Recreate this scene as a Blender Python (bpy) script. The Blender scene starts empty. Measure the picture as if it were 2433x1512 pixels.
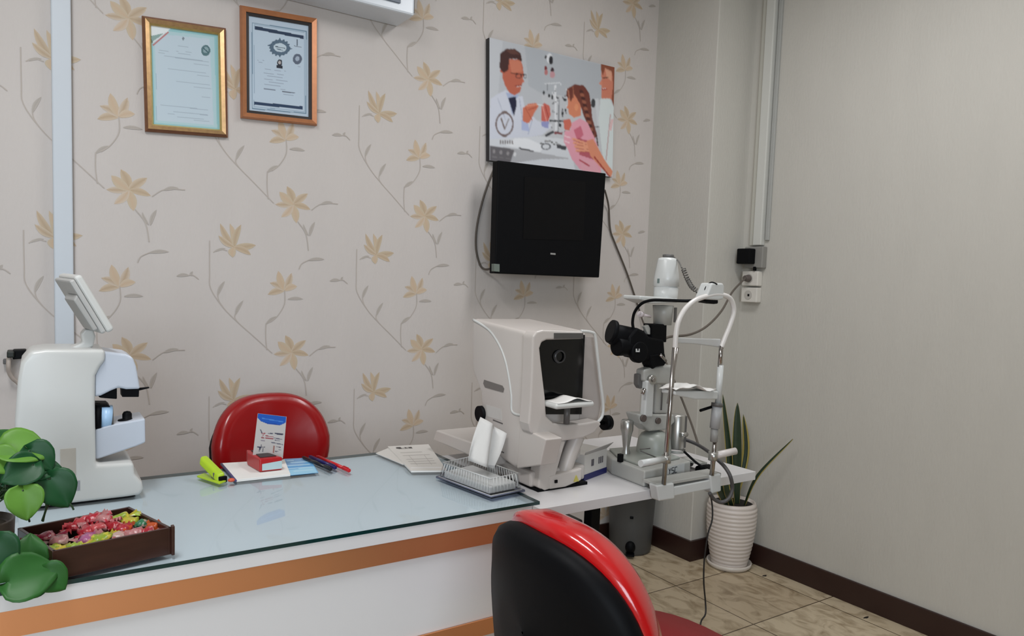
import bpy, bmesh, math, random
import numpy as np
from mathutils import Vector, Matrix
random.seed(7)
C = bpy.context.scene.collection
SC = bpy.context.scene
PI = math.pi

# ------------------------------------------------------------------ camera
F_PX, CX, CY = 1724.76, 1216.5, 803.56
YAW, PITCH, ROLL, ZC = .5835, .0750, .0347, 1.2648
CAM = np.array([0, 0, ZC])
_cy, _sy, _cp, _sp = math.cos(YAW), math.sin(YAW), math.cos(PITCH), math.sin(PITCH)
FWD = np.array([_sy*_cp, _cy*_cp, -_sp]); _r = np.array([_cy, -_sy, 0.]); _u = np.cross(_r, FWD)
RGT = math.cos(ROLL)*_r + math.sin(ROLL)*_u; UPV = -math.sin(ROLL)*_r + math.cos(ROLL)*_u
cam = bpy.data.objects.new('camera', bpy.data.cameras.new('camera')); C.objects.link(cam)
m = Matrix.Identity(4)
for i in range(3):
    m[i][0], m[i][1], m[i][2], m[i][3] = RGT[i], UPV[i], -FWD[i], CAM[i]
cam.matrix_world = m
cam.data.sensor_width = 36; cam.data.sensor_fit = 'HORIZONTAL'
cam.data.lens = 36*F_PX/2433; cam.data.shift_y = (CY-756)/2433; cam.data.clip_start = .02
SC.camera = cam

def at(px, py, x=None, y=None, z=None):
    """the point of the room seen at a pixel, on one plane x=, y= or z="""
    d = FWD + RGT*(px-CX)/F_PX - UPV*(py-CY)/F_PX
    ax, val = (0, x) if x is not None else (1, y) if y is not None else (2, z)
    t = (val-CAM[ax])/d[ax]
    return Vector(CAM+t*d)

# ------------------------------------------------------------------ world, lights, exposure
W = bpy.data.worlds.new('world'); SC.world = W; W.use_nodes = True
W.node_tree.nodes['Background'].inputs[0].default_value = (.75, .82, .95, 1)
W.node_tree.nodes['Background'].inputs[1].default_value = .25
SC.view_settings.view_transform = 'Standard'; SC.view_settings.look = 'None'
SC.view_settings.gamma = 1; SC.view_settings.use_curve_mapping = False
SC.view_settings.exposure = 0.92
def area(name, loc, rot, sx, sy, power, col):
    l = bpy.data.lights.new(name, 'AREA'); l.shape = 'RECTANGLE'; l.size = sx; l.size_y = sy
    l.energy = power; l.color = col
    o = bpy.data.objects.new(name, l); C.objects.link(o); o.location = loc; o.rotation_euler = rot
    return o
area('window_daylight', (-1.2, -2.40, 1.55), (PI/2, 0, 0), 1.9, 1.4, 38, (.78, .89, 1.0))
area('ceiling_light', (1.75, 1.20, 2.72), (0, 0, 0), .28, 1.15, 9.5, (.98, .98, 1.0))
area('ceiling_light', (-.25, .85, 2.72), (0, 0, 0), .28, 1.15, 15, (.98, .98, 1.0))

# ------------------------------------------------------------------ materials
def lin(c):
    c = [v/255 for v in c[:3]]
    return tuple((v/12.92 if v <= .04045 else ((v+.055)/1.055)**2.4) for v in c)
MATS = {}
def mat(name, rgb, rough=.5, metal=0., var=.04, scale=30, bump=0., bscale=200, spec=.5, coat=0., vec=None, trans=0., emis=0):
    if name in MATS: return MATS[name]
    M = bpy.data.materials.new(name); M.use_nodes = True; MATS[name] = M
    n, l = M.node_tree.nodes, M.node_tree.links; b = n['Principled BSDF']
    b.inputs['Roughness'].default_value = rough; b.inputs['Metallic'].default_value = metal
    b.inputs['Specular IOR Level'].default_value = spec; b.inputs['Coat Weight'].default_value = coat
    b.inputs['Coat Roughness'].default_value = .08
    if trans: b.inputs['Transmission Weight'].default_value = trans
    tc = n.new('ShaderNodeTexCoord'); mp = n.new('ShaderNodeMapping'); l.new(tc.outputs['Object'], mp.inputs[0])
    if vec: mp.inputs['Scale'].default_value = vec
    nz = n.new('ShaderNodeTexNoise'); nz.inputs['Scale'].default_value = scale; nz.inputs['Detail'].default_value = 5
    l.new(mp.outputs[0], nz.inputs['Vector'])
    mx = n.new('ShaderNodeMix'); mx.data_type = 'RGBA'
    c = lin(rgb); a = tuple(max(0, v*(1-var)) for v in c); d = tuple(min(1, v*(1+var)) for v in c)
    mx.inputs[6].default_value = (*a, 1); mx.inputs[7].default_value = (*d, 1)
    l.new(nz.outputs['Fac'], mx.inputs[0]); l.new(mx.outputs[2], b.inputs['Base Color'])
    if bump:
        nb = n.new('ShaderNodeTexNoise'); nb.inputs['Scale'].default_value = bscale; nb.inputs['Detail'].default_value = 4
        l.new(mp.outputs[0], nb.inputs['Vector'])
        bp = n.new('ShaderNodeBump'); bp.inputs['Strength'].default_value = bump; bp.inputs['Distance'].default_value = .002
        l.new(nb.outputs['Fac'], bp.inputs['Height']); l.new(bp.outputs[0], b.inputs['Normal'])
    return M
def printed(name='printed_paper', rough=.55, spec=.4):
    """colour comes from the ink painted on the sheet (a colour attribute)"""
    if name in MATS: return MATS[name]
    M = bpy.data.materials.new(name); M.use_nodes = True; MATS[name] = M
    n, l = M.node_tree.nodes, M.node_tree.links; b = n['Principled BSDF']
    b.inputs['Roughness'].default_value = rough; b.inputs['Specular IOR Level'].default_value = spec
    at_ = n.new('ShaderNodeAttribute'); at_.attribute_name = 'ink'; l.new(at_.outputs['Color'], b.inputs['Base Color'])
    return M
def pane(name, tint, ior=1.45, rough=.02):
    if name in MATS: return MATS[name]
    M = bpy.data.materials.new(name); M.use_nodes = True; MATS[name] = M
    n, l = M.node_tree.nodes, M.node_tree.links; n.clear()
    o = n.new('ShaderNodeOutputMaterial'); t = n.new('ShaderNodeBsdfTransparent'); g = n.new('ShaderNodeBsdfGlossy')
    t.inputs[0].default_value = (*lin(tint), 1); g.inputs['Roughness'].default_value = rough
    f = n.new('ShaderNodeFresnel'); f.inputs[0].default_value = ior; x = n.new('ShaderNodeMixShader')
    ge = n.new('ShaderNodeNewGeometry'); iv = n.new('ShaderNodeMath'); iv.operation = 'SUBTRACT'; iv.inputs[0].default_value = 1
    mu = n.new('ShaderNodeMath'); mu.operation = 'MULTIPLY'; l.new(ge.outputs['Backfacing'], iv.inputs[1])
    l.new(f.outputs[0], mu.inputs[0]); l.new(iv.outputs[0], mu.inputs[1]); l.new(mu.outputs[0], x.inputs[0]); l.new(t.outputs[0], x.inputs[1]); l.new(g.outputs[0], x.inputs[2]); l.new(x.outputs[0], o.inputs[0])
    return M

# ------------------------------------------------------------------ mesh helpers
WL = {}      # world position of each object's origin
def link(name, me, parent=None, loc=None):
    o = bpy.data.objects.new(name, me); C.objects.link(o)
    if parent is not None:
        o.parent = parent; base = WL[parent.name]; WL[o.name] = base
        if me: me.transform(Matrix.Translation(-base))
    else:
        if loc is None and me:
            v = np.array([q.co[:] for q in me.vertices]); lo, hi = v.min(0), v.max(0)
            loc = ((lo[0]+hi[0])/2, (lo[1]+hi[1])/2, lo[2])
        loc = Vector(loc); o.location = loc; WL[o.name] = loc
        if me: me.transform(Matrix.Translation(-loc))
    return o
def thing(name, label, cat, loc, group=None):
    o = link(name, None, None, loc); o.empty_display_size = .05
    return tag(o, label, cat, group)
def tag(o, label, cat, group=None, kind=None):
    o['label'] = label; o['category'] = cat
    if group: o['group'] = group
    if kind: o['kind'] = kind
    return o
class MB:
    def __init__(s): s.v = []; s.f = []; s.m = []; s.c = []; s.sm = []
    def add(s, vs, fs, mi=0, col=None, smooth=False):
        b = len(s.v); s.v += [tuple(v) for v in vs]
        for i, f in enumerate(fs):
            s.f.append([b+k for k in f]); s.m.append(mi); s.sm.append(smooth)
        s.c += (col if isinstance(col, list) else [col or (1, 1, 1)]*len(vs))
        return s
    def box(s, x0, x1, y0, y1, z0, z1, mi=0):
        v = [(x, y, z) for z in (z0, z1) for y in (y0, y1) for x in (x0, x1)]
        return s.add(v, [(0, 2, 3, 1), (4, 5, 7, 6), (0, 1, 5, 4), (2, 6, 7, 3), (0, 4, 6, 2), (1, 3, 7, 5)], mi)
    def obox(s, c, a, b, d, mi=0):
        """box centred at c with half-axes a, b, d (vectors)"""
        c, a, b, d = map(Vector, (c, a, b, d))
        v = [c+i*a+j*b+k*d for k in (-1, 1) for j in (-1, 1) for i in (-1, 1)]
        return s.add(v, [(0, 2, 3, 1), (4, 5, 7, 6), (0, 1, 5, 4), (2, 6, 7, 3), (0, 4, 6, 2), (1, 3, 7, 5)], mi)
    def cyl(s, p0, p1, r0, r1=None, n=24, mi=0, cap=True):
        p0, p1 = Vector(p0), Vector(p1); r1 = r0 if r1 is None else r1
        ax = (p1-p0).normalized(); u = ax.orthogonal().normalized(); w = ax.cross(u)
        vs = [p+(u*math.cos(2*PI*k/n)+w*math.sin(2*PI*k/n))*r for p, r in ((p0, r0), (p1, r1)) for k in range(n)]
        s.add(vs, [(k, (k+1) % n, n+(k+1) % n, n+k) for k in range(n)], mi, smooth=True)
        if cap: s.add(vs, [tuple(range(n))[::-1], tuple(range(n, 2*n))], mi)
        return s
    def lathe(s, base, prof, n=40, mi=0, axis=(0, 0, 1)):
        """prof = list of (r, h) along axis from base"""
        base = Vector(base); ax = Vector(axis).normalized(); u = ax.orthogonal().normalized(); w = ax.cross(u)
        vs = [base+ax*h+(u*math.cos(2*PI*k/n)+w*math.sin(2*PI*k/n))*max(r, 1e-5) for r, h in prof for k in range(n)]
        fs = [(i*n+k, i*n+(k+1) % n, (i+1)*n+(k+1) % n, (i+1)*n+k) for i in range(len(prof)-1) for k in range(n)]
        return s.add(vs, fs, mi, smooth=True)
    def tube(s, pts, r, n=10, mi=0, sub=6, close=False, flat=1.0):
        pts = smooth_path(pts, sub, close) if sub > 1 else [Vector(p) for p in pts]
        N = len(pts); vs = []; u = None
        for i, p in enumerate(pts):
            a = pts[i-1] if (i or close) else p; b = pts[(i+1) % N] if (i < N-1 or close) else p
            t = (b-a).normalized()
            if u is None: u = t.orthogonal().normalized()
            else: u = (u-t*u.dot(t)).normalized()
            w = t.cross(u); rr = r[min(len(r)-1, int(i*len(r)/N))] if isinstance(r, (list, tuple)) else r
            vs += [p+u*math.cos(2*PI*k/n)*rr+w*math.sin(2*PI*k/n)*rr*flat for k in range(n)]
        L = N if close else N-1
        s.add(vs, [(i*n+k, i*n+(k+1) % n, ((i+1) % N)*n+(k+1) % n, ((i+1) % N)*n+k) for i in range(L) for k in range(n)], mi, smooth=True)
        if not close: s.add(vs, [tuple(range(n))[::-1], tuple(range((N-1)*n, N*n))], mi)
        return s
    def prism(s, pts, d, mi=0, side=None):
        """closed outline pts (3D, planar) pushed along vector d"""
        pts = [Vector(p) for p in pts]; d = Vector(d); n = len(pts)
        vs = pts+[p+d for p in pts]
        s.add(vs, [tuple(range(n)), tuple(range(2*n-1, n-1, -1))], mi)
        return s.add(vs, [(k, n+k, n+(k+1) % n, (k+1) % n) for k in range(n)], mi if side is None else side)
    def ball(s, c, r, n=20, mi=0, sc=(1, 1, 1)):
        c = Vector(c); vs = []; R = n//2
        for i in range(R+1):
            a = PI*i/R
            for k in range(n):
                vs.append((c.x+r*sc[0]*math.sin(a)*math.cos(2*PI*k/n), c.y+r*sc[1]*math.sin(a)*math.sin(2*PI*k/n), c.z+r*sc[2]*math.cos(a)))
        return s.add(vs, [(i*n+k, (i+1)*n+k, (i+1)*n+(k+1) % n, i*n+(k+1) % n) for i in range(R) for k in range(n)], mi, smooth=True)
    def build(s, name, mats, parent=None, loc=None, bev=0, seg=2, subd=0, smooth=None, ink=False, solid=0, label=None):
        me = bpy.data.meshes.new(name); me.from_pydata(s.v, [], s.f)
        mats = mats if isinstance(mats, (list, tuple)) else [mats]
        for q in mats: me.materials.append(q)
        for i, p in enumerate(me.polygons):
            p.material_index = s.m[i]; p.use_smooth = s.sm[i] if smooth is None else smooth
        if ink:
            a = me.color_attributes.new('ink', 'FLOAT_COLOR', 'POINT')
            a.data.foreach_set('color', np.array([(*c[:3], 1) for c in s.c], 'f').ravel())
        bm = bmesh.new(); bm.from_mesh(me)
        if not ink: bmesh.ops.remove_doubles(bm, verts=bm.verts, dist=1e-6)
        if not ink: bmesh.ops.recalc_face_normals(bm, faces=bm.faces)
        bm.to_mesh(me); bm.free()
        o = link(name, me, parent, loc)
        if solid:
            q = o.modifiers.new('solid', 'SOLIDIFY'); q.thickness = solid; q.offset = 0
        if bev:
            q = o.modifiers.new('bevel', 'BEVEL'); q.width = bev; q.segments = seg; q.limit_method = 'ANGLE'; q.angle_limit = math.radians(35)
            q.harden_normals = False
        if subd:
            q = o.modifiers.new('sub', 'SUBSURF'); q.levels = subd; q.render_levels = subd
        if label: o['label'] = label
        return o
def smooth_path(pts, sub=6, close=False):
    P = [Vector(p) for p in pts]; n = len(P); out = []
    if n < 3: sub = 1
    for i in range(n if close else n-1):
        p0 = P[i-1] if (i or close) else P[0]; p1 = P[i]; p2 = P[(i+1) % n]; p3 = P[(i+2) % n] if (i+2 < n or close) else P[-1]
        for k in range(sub):
            t = k/sub
            out.append(.5*((2*p1)+(p2-p0)*t+(2*p0-5*p1+4*p2-p3)*t*t+(3*p1-p0-3*p2+p3)*t**3))
    if not close: out.append(P[-1])
    return out
def struct(o): o['kind'] = 'structure'; return o

# drawing surface: paint shapes in a numpy image, then lay it on a quad as ink
def homog(src, dst):
    A = []; b = []
    for (x, y), (u, v) in zip(src, dst):
        A += [[x, y, 1, 0, 0, 0, -u*x, -u*y], [0, 0, 0, x, y, 1, -v*x, -v*y]]; b += [u, v]
    h = np.linalg.solve(np.array(A, float), np.array(b, float)); return np.append(h, 1).reshape(3, 3)
class Canvas:
    def __init__(s, w, h, bg, quad=None):
        s.w, s.h = w, h; s.a = np.zeros((h, w, 3)); s.a[:] = lin(bg)
        s.H = homog(quad, [(0, 0), (w-1, 0), (w-1, h-1), (0, h-1)]) if quad else None
        s.X, s.Y = np.meshgrid(np.arange(w), np.arange(h))
    def tr(s, pts):
        if s.H is None: return np.array(pts, float)*[s.w-1, s.h-1]
        q = np.array([[x, y, 1] for x, y in pts])@s.H.T; return q[:, :2]/q[:, 2:]
    def poly(s, pts, col, al=1.):
        P = s.tr(pts); ins = np.zeros((s.h, s.w), bool); n = len(P)
        for i in range(n):
            x1, y1 = P[i]; x2, y2 = P[(i+1) % n]
            if abs(y2-y1) < 1e-9: continue
            c = ((s.Y >= y1) != (s.Y >= y2)) & (s.X < (x2-x1)*(s.Y-y1)/(y2-y1)+x1); ins ^= c
        s.a[ins] = s.a[ins]*(1-al)+np.array(lin(col))*al
    def ell(s, cx, cy, rx, ry, col, al=1., rot=0, hole=0):
        n = 40; cr, sr = math.cos(rot), math.sin(rot)
        o = [(cx+rx*math.cos(t)*cr-ry*math.sin(t)*sr, cy+rx*math.cos(t)*sr+ry*math.sin(t)*cr) for t in np.linspace(0, 2*PI, n, endpoint=False)]
        if hole:
            o.append(o[0]); i = [(cx+(x-cx)*hole, cy+(y-cy)*hole) for x, y in o][::-1]; o = o+i
        s.poly(o, col, al)
    def line(s, pts, wd, col, al=1.):
        for (x1, y1), (x2, y2) in zip(pts[:-1], pts[1:]):
            d = math.hypot(x2-x1, y2-y1) or 1; nx, ny = -(y2-y1)/d*wd/2, (x2-x1)/d*wd/2; ex, ey = (x2-x1)/d*wd*.3, (y2-y1)/d*wd*.3
            s.poly([(x1+nx-ex, y1+ny-ey), (x2+nx+ex, y2+ny+ey), (x2-nx+ex, y2-ny+ey), (x1-nx-ex, y1-ny-ey)], col, al)
    def soften(s, k=1):
        for _ in range(k):
            p = np.pad(s.a, ((1, 1), (1, 1), (0, 0)), 'edge')
            s.a = (p[1:-1, 1:-1]*4+p[:-2, 1:-1]*2+p[2:, 1:-1]*2+p[1:-1, :-2]*2+p[1:-1, 2:]*2+p[:-2, :-2]+p[2:, 2:]+p[:-2, 2:]+p[2:, :-2])/16
    def lay(s, mb, q, mi=0):
        """q: four corners TL TR BR BL"""
        q = [np.array(p) for p in q]; w, h = s.w, s.h
        u = (s.X/(w-1))[..., None]; v = (s.Y/(h-1))[..., None]
        P = (1-v)*((1-u)*q[0]+u*q[1])+v*((1-u)*q[3]+u*q[2])
        fs = [(j*w+i, (j+1)*w+i, (j+1)*w+i+1, j*w+i+1) for j in range(h-1) for i in range(w-1)]
        return mb.add(P.reshape(-1, 3).tolist(), fs, mi, [tuple(c) for c in s.a.reshape(-1, 3)])

# ------------------------------------------------------------------ room measures
D = 2.67          # papered wall
XR = 2.7985       # plain wall on the right
XP, YP = 2.5487, 2.2869   # corner pier
XL, YB, HT = -2.3, -2.5, 2.78
TOP, SH = .75, .742     # glass top, white shelf top

paper_base = mat('wallpaper_cream', (205, 198, 193), .62, var=.05, scale=6, bump=.35, bscale=140, vec=(1, 1, .35), spec=.3)
plain_base = mat('wall_beige', (193, 190, 182), .6, var=.05, scale=9, bump=.5, bscale=120, vec=(1, 1, .3), spec=.35)
ceil_m = mat('ceiling_white', (228, 228, 224), .8)
base_m = mat('baseboard_brown', (46, 26, 22), .4, var=.15, scale=12)

# ---- papered wall with its printed flowers
def wall_paper():
    mb = MB()
    mb.box(XL, XP, D, D+.1, 0, HT, 0)
    n0 = len(mb.v)
    ox, oz = .2529+.54*0, 0
    S_, PER, X0, Z0 = .53, .5401, .2529, 2.0679
    def rel(px, py):
        p = at(px, py, y=D); return (p.x-(X0+S_), p.z-(Z0-2*PER))
    och = [(206, 190, 169), (202, 184, 160), (207, 193, 177), (200, 185, 161)]
    grey = (176, 168, 160)
    prm = []     # (pts, colours)
    def petal(cx, cz, tx, tz, w, c1, c2, bend=0):
        dx, dz = tx-cx, tz-cz; L = math.hypot(dx, dz); ux, uz = dx/L, dz/L; nx, nz = -uz, ux
        L_, R_, M_ = [], [], []
        for k in range(7):
            t = k/6; ww = w*(math.sin(PI*min(1, t*.92+.06))**.8)*(1 if t < .99 else 0); bb = bend*math.sin(PI*t)
            m_ = (cx+dx*t+nx*bb, cz+dz*t+nz*bb); M_.append(m_)
            L_.append((m_[0]+nx*ww, m_[1]+nz*ww)); R_.append((m_[0]-nx*ww, m_[1]-nz*ww))
        prm.append(('strip', L_, M_, R_, c1, c2))
    def flower(c, tips, w, seed):
        rr = random.Random(seed); cx, cz = rel(*c)
        for t in tips:
            tx, tz = rel(*t); a = rr.choice(och); b = (187, 165, 139) if rr.random() < .6 else (202, 178, 152)
            petal(cx, cz, tx, tz, w*rr.uniform(.85, 1.2), a, b, rr.uniform(-.006, .006))
    def stem(pts, w=.0016):
        q = [rel(*p) for p in pts]; P = smooth_path([(x, 0, z) for x, z in q], 4)
        L_, R_, M_ = [], [], []
        for i, p in enumerate(P):
            a = P[max(0, i-1)]; b = P[min(len(P)-1, i+1)]; t = (b-a).normalized()
            L_.append((p.x-t.z*w, p.z+t.x*w)); R_.append((p.x+t.z*w, p.z-t.x*w)); M_.append((p.x, p.z))
        prm.append(('strip', L_, M_, R_, (190, 181, 172), (184, 174, 166)))
    def leaf(a, b, w=.006, c=grey):
        a = rel(*a); b = rel(*b); petal(a[0], a[1], b[0], b[1], w, (188, 180, 172), c, .003)
    # lily, half-open fan and nodding flower; stems and leaves
    flower((692, 838), [(678, 797), (727, 809), (733, 845), (700, 880), (664, 870), (650, 842), (660, 812)], .0130, 1)
    flower((676, 690), [(636, 700), (641, 672), (661, 644), (693, 649), (706, 681)], .0125, 2)
    flower((556, 588), [(523, 531), (546, 531), (573, 534), (608, 583), (596, 606), (553, 612), (519, 560)], .0120, 3)
    stem([(498, 572), (498, 649), (501, 687), (532, 733), (567, 768), (601, 798), (647, 840)], .0017)
    stem([(507, 600), (520, 592), (540, 596)]); leaf((512, 598), (536, 591), .004)
    stem([(532, 733), (520, 715), (517, 700)]); leaf((517, 702), (534, 668), .006)
    stem([(567, 768), (558, 756), (559, 745)]); leaf((559, 748), (578, 714), .006)
    stem([(634, 832), (631, 800), (632, 768)]); leaf((632, 770), (659, 752), .006)
    stem([(676, 690), (676, 722), (660, 750), (642, 766)]); leaf((684, 711), (720, 711), .006)
    stem([(472, 664), (458, 654), (440, 656)]); leaf((420, 656), (450, 655), .006); leaf((455, 656), (458, 645), .004)
    stem([(735, 846), (760, 828), (797, 825)]); leaf((757, 830), (785, 823), .006)
    stem([(703, 876), (722, 902), (728, 940)]); leaf((731, 905), (743, 872), .006); leaf((728, 905), (716, 880), .004)
    leaf((728, 962), (765, 956), .006); stem([(728, 962), (712, 972), (706, 985)])
    for n in range(-5, 6):
        for mm in range(-3, 6):
            bx, bz = X0+S_*n, Z0-PER*mm
            for i, (_, L_, M_, R_, c1, c2) in enumerate(prm):
                allp = L_+M_+R_
                xs = [p[0]+bx for p in allp]; zs = [p[1]+bz for p in allp]
                if max(xs) > XP-.002 or min(xs) < XL or min(zs) < .1 or max(zs) > HT: continue
                k = len(L_); yy = D-.0003-.00004*i
                vs = [(p[0]+bx, yy, p[1]+bz) for p in L_+M_+R_]
                a = lin(c1); b = lin(c2)
                mb.add(vs, [(q, q+1, k+q+1, k+q) for q in range(k-1)]+[(k+q, k+q+1, 2*k+q+1, 2*k+q) for q in range(k-1)], 1, [a]*k+[b]*k+[a]*k)
    inkm = printed('wallpaper_ink', .6, .3)
    return struct(mb.build('wall_back', [paper_base, inkm], ink=True, loc=(0, D, 0)))
wall_paper()
struct(MB().box(XP, XR+.1, YP, YP+.5, 0, HT).build('wall_pier', plain_base, loc=(XP, YP, 0), bev=.004))
struct(MB().box(XR, XR+.1, YB, YP, 0, HT).build('wall_right', plain_base, loc=(XR, 0, 0)))
rear_m = mat('wall_tan', (150, 136, 118), .7)
struct(MB().box(XL-.1, XL, YB, D+.1, 0, HT).build('wall_left', rear_m, loc=(XL, 0, 0)))
mb = MB()
mb.box(XL, XR, YB-.1, YB, 0, .8); mb.box(XL, XR, YB-.1, YB, 2.3, HT); mb.box(XL, -2.2, YB-.1, YB, .8, 2.3); mb.box(-.2, XR, YB-.1, YB, .8, 2.3)
struct(mb.build('wall_front', rear_m, loc=(0, YB, 0)))
wf = struct(thing('window_1', 'white framed window in the wall behind the viewer', 'window', (-1.2, YB-.05, .8)))
for k in ('label', 'category'): del wf[k]
mb = MB()
for a in (-2.2, -1.22, -.25): mb.box(a, a+.05, YB-.08, YB-.02, .8, 2.3)
mb.box(-2.15, -.25, YB-.08, YB-.02, .8, .85); mb.box(-2.15, -.25, YB-.08, YB-.02, 2.25, 2.3)
mb.build('window_frame', mat('frame_white', (225, 225, 222), .4), wf, bev=.004)
struct(MB().box(XL-.1, XR+.1, YB-.1, D+.1, HT, HT+.1).build('ceiling', ceil_m, loc=(0, 0, HT)))

# ---- floor: 40 cm travertine tiles
fm = bpy.data.materials.new('travertine_tiles'); fm.use_nodes = True
n, l = fm.node_tree.nodes, fm.node_tree.links; b = n['Principled BSDF']; b.inputs['Roughness'].default_value = .38
tc = n.new('ShaderNodeTexCoord'); mp = n.new('ShaderNodeMapping'); l.new(tc.outputs['Object'], mp.inputs[0])
mp.inputs['Location'].default_value = (-2.278+.415*10, -1.71+.402*15, 0)
br = n.new('ShaderNodeTexBrick'); br.offset = 0; br.inputs['Scale'].default_value = 1
br.inputs['Brick Width'].default_value = .415; br.inputs['Row Height'].default_value = .402
br.inputs['Mortar Size'].default_value = .0028; br.inputs['Mortar Smooth'].default_value = .3
br.inputs['Color1'].default_value = (*lin((204, 188, 160)), 1); br.inputs['Color2'].default_value = (*lin((188, 170, 142)), 1)
br.inputs['Mortar'].default_value = (*lin((84, 68, 50)), 1)
l.new(mp.outputs[0], br.inputs['Vector'])
mv = n.new('ShaderNodeMapping'); l.new(tc.outputs['Object'], mv.inputs[0]); mv.inputs['Scale'].default_value = (7, 4.2, 1); mv.inputs['Rotation'].default_value = (0, 0, .4)
n1 = n.new('ShaderNodeTexNoise'); n1.inputs['Scale'].default_value = 2.2; n1.inputs['Detail'].default_value = 9; n1.inputs['Distortion'].default_value = 1.3; l.new(mv.outputs[0], n1.inputs['Vector'])
r1 = n.new('ShaderNodeValToRGB'); r1.color_ramp.elements[0].position = .30; r1.color_ramp.elements[0].color = (.42, .36, .28, 1); r1.color_ramp.elements[1].position = .56; r1.color_ramp.elements[1].color = (1, 1, 1, 1); l.new(n1.outputs['Fac'], r1.inputs[0])
mx = n.new('ShaderNodeMix'); mx.data_type = 'RGBA'; mx.blend_type = 'MULTIPLY'; mx.inputs[0].default_value = .75
l.new(br.outputs['Color'], mx.inputs[6]); l.new(r1.outputs[0], mx.inputs[7]); l.new(mx.outputs[2], b.inputs['Base Color'])
bp = n.new('ShaderNodeBump'); bp.inputs['Strength'].default_value = .25; bp.inputs['Distance'].default_value = .002; l.new(n1.outputs['Fac'], bp.inputs['Height']); l.new(bp.outputs[0], b.inputs['Normal'])
mb = MB().box(XL-.1, XR+.1, YB-.1, D+.1, -.1, 0)
pit = mat('floor_chip', (28, 20, 16), .9)
for (cx, cy, a, bb) in ((2.715, 1.995, .016, .007), (2.725, 1.525, .02, .006)):
    mb.add([(cx+a*math.cos(t)*(.8+.3*math.sin(3*t)), cy+bb*math.sin(t), .0004) for t in np.linspace(0, 2*PI, 12, endpoint=False)], [tuple(range(12))], 1)
struct(mb.build('floor', [fm, pit], loc=(0, 0, 0)))

# ---- baseboards
HB, TB = .096, .013
struct(MB().box(XL, XP-TB, D-TB, D, 0, HB).build('baseboard_back', base_m, bev=.003))
struct(MB().box(XP-TB, XP, YP-TB, D-TB, 0, HB).box(XP, XR-TB, YP-TB, YP, 0, HB).build('baseboard_pier', base_m))
struct(MB().box(XR-TB, XR, YB, YP-TB, 0, HB).build('baseboard_right', base_m, bev=.003))

# ------------------------------------------------------------------ shared materials
white_pl = mat('white_plastic', (202, 203, 200), .32, var=.015, scale=8)
warm_pl = mat('warm_white_plastic', (196, 189, 183), .38, var=.015, scale=8)
cool_lit_pl = mat('cool_lit_white_plastic', (194, 201, 212), .3, var=.015, scale=8)  # same white plastic, with the bluish light on the lensmeter put into its colour
grey_pl = mat('grey_plastic', (150, 149, 146), .45, var=.03)
dgrey_pl = mat('dark_grey_plastic', (92, 90, 88), .45, var=.03)
black_pl = mat('black_plastic', (8, 9, 12), .55, var=.1, bump=.05, spec=.12)
black_gl = mat('black_gloss', (6, 7, 9), .12, var=.1)
chrome = mat('chrome', (170, 165, 162), .18, metal=1, var=.03)
satin = mat('satin_metal', (185, 184, 180), .32, metal=.85, var=.04)
cable_m = mat('grey_cable', (88, 80, 72), .55, var=.08)
cable_k = mat('black_cable', (20, 16, 16), .5)
paper_w = mat('paper_white', (226, 224, 220), .8, var=.03)
laminate = mat('white_laminate', (226, 226, 228), .25, var=.012, scale=5, spec=.5)

# ------------------------------------------------------------------ wall things
# pale vertical trunking on the left
o = MB().box(.052, .104, D-.028, D, 0, HT).build('wall_trunking', mat('pale_blue_trunking', (203, 210, 217), .35, var=.01), bev=.004)
tag(o, 'pale blue-grey vertical trunking on the flowered wall behind the left machine', 'trunking')
# trunking down the plain wall to the sockets
t = thing('cable_trunking', 'white ribbed vertical trunking on the plain right wall above the sockets', 'trunking', (XR, 2.19, 1.47))
MB().box(XR-.030, XR, 2.166, 2.212, 1.478, HT).build('trunk_cover', mat('trunk_white', (202, 202, 196), .4, var=.02), t, bev=.004)
MB().box(XR-.020, XR, 2.213, 2.238, 1.478, HT).build('trunk_side', mat('trunk_white2', (186, 184, 174), .5, var=.02), t, bev=.003)
MB().box(XR-.012, XR, 2.140, 2.160, 1.5, HT).build('thin_conduit', mat('trunk_grey', (166, 167, 163), .5), t, bev=.003)
# sockets
def socket(name, zc_, label, dark):
    t = thing(name, label, 'socket', (XR, 2.212, zc_-.034))
    MB().box(XR-.034, XR, 2.168, 2.256, zc_-.034, zc_+.034).build('housing', mat('socket_white', (216, 212, 204), .35), t, bev=.004)
    MB().cyl((XR-.036, 2.215, zc_), (XR-.033, 2.215, zc_), .021).build('socket_well', mat('socket_inner', (186, 182, 175), .4), t)
    if dark: MB().box(XR-.038, XR-.036, 2.207, 2.216, zc_-.006, zc_+.004).build('socket_hole', black_pl, t)
    return t
socket('wall_socket', 1.326, 'upper white wall socket holding a round grey plug', False)
socket('wall_socket', 1.250, 'lower empty white wall socket on the right wall', True)
t = thing('power_adapter', 'black adapter in a grey surface box under the white trunking', 'adapter', (XR, 2.2, 1.37))
MB().box(XR-.032, XR, 2.150, 2.252, 1.374, 1.472).build('surface_box', mat('box_grey', (140, 138, 133), .5), t, bev=.004)
MB().box(XR-.075, XR-.032, 2.188, 2.262, 1.392, 1.462).build('adapter_block', black_pl, t, bev=.005)
MB().box(XR-.040, XR-.028, 2.182, 2.192, 1.362, 1.380).build('cord_stub', black_pl, t)
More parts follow.
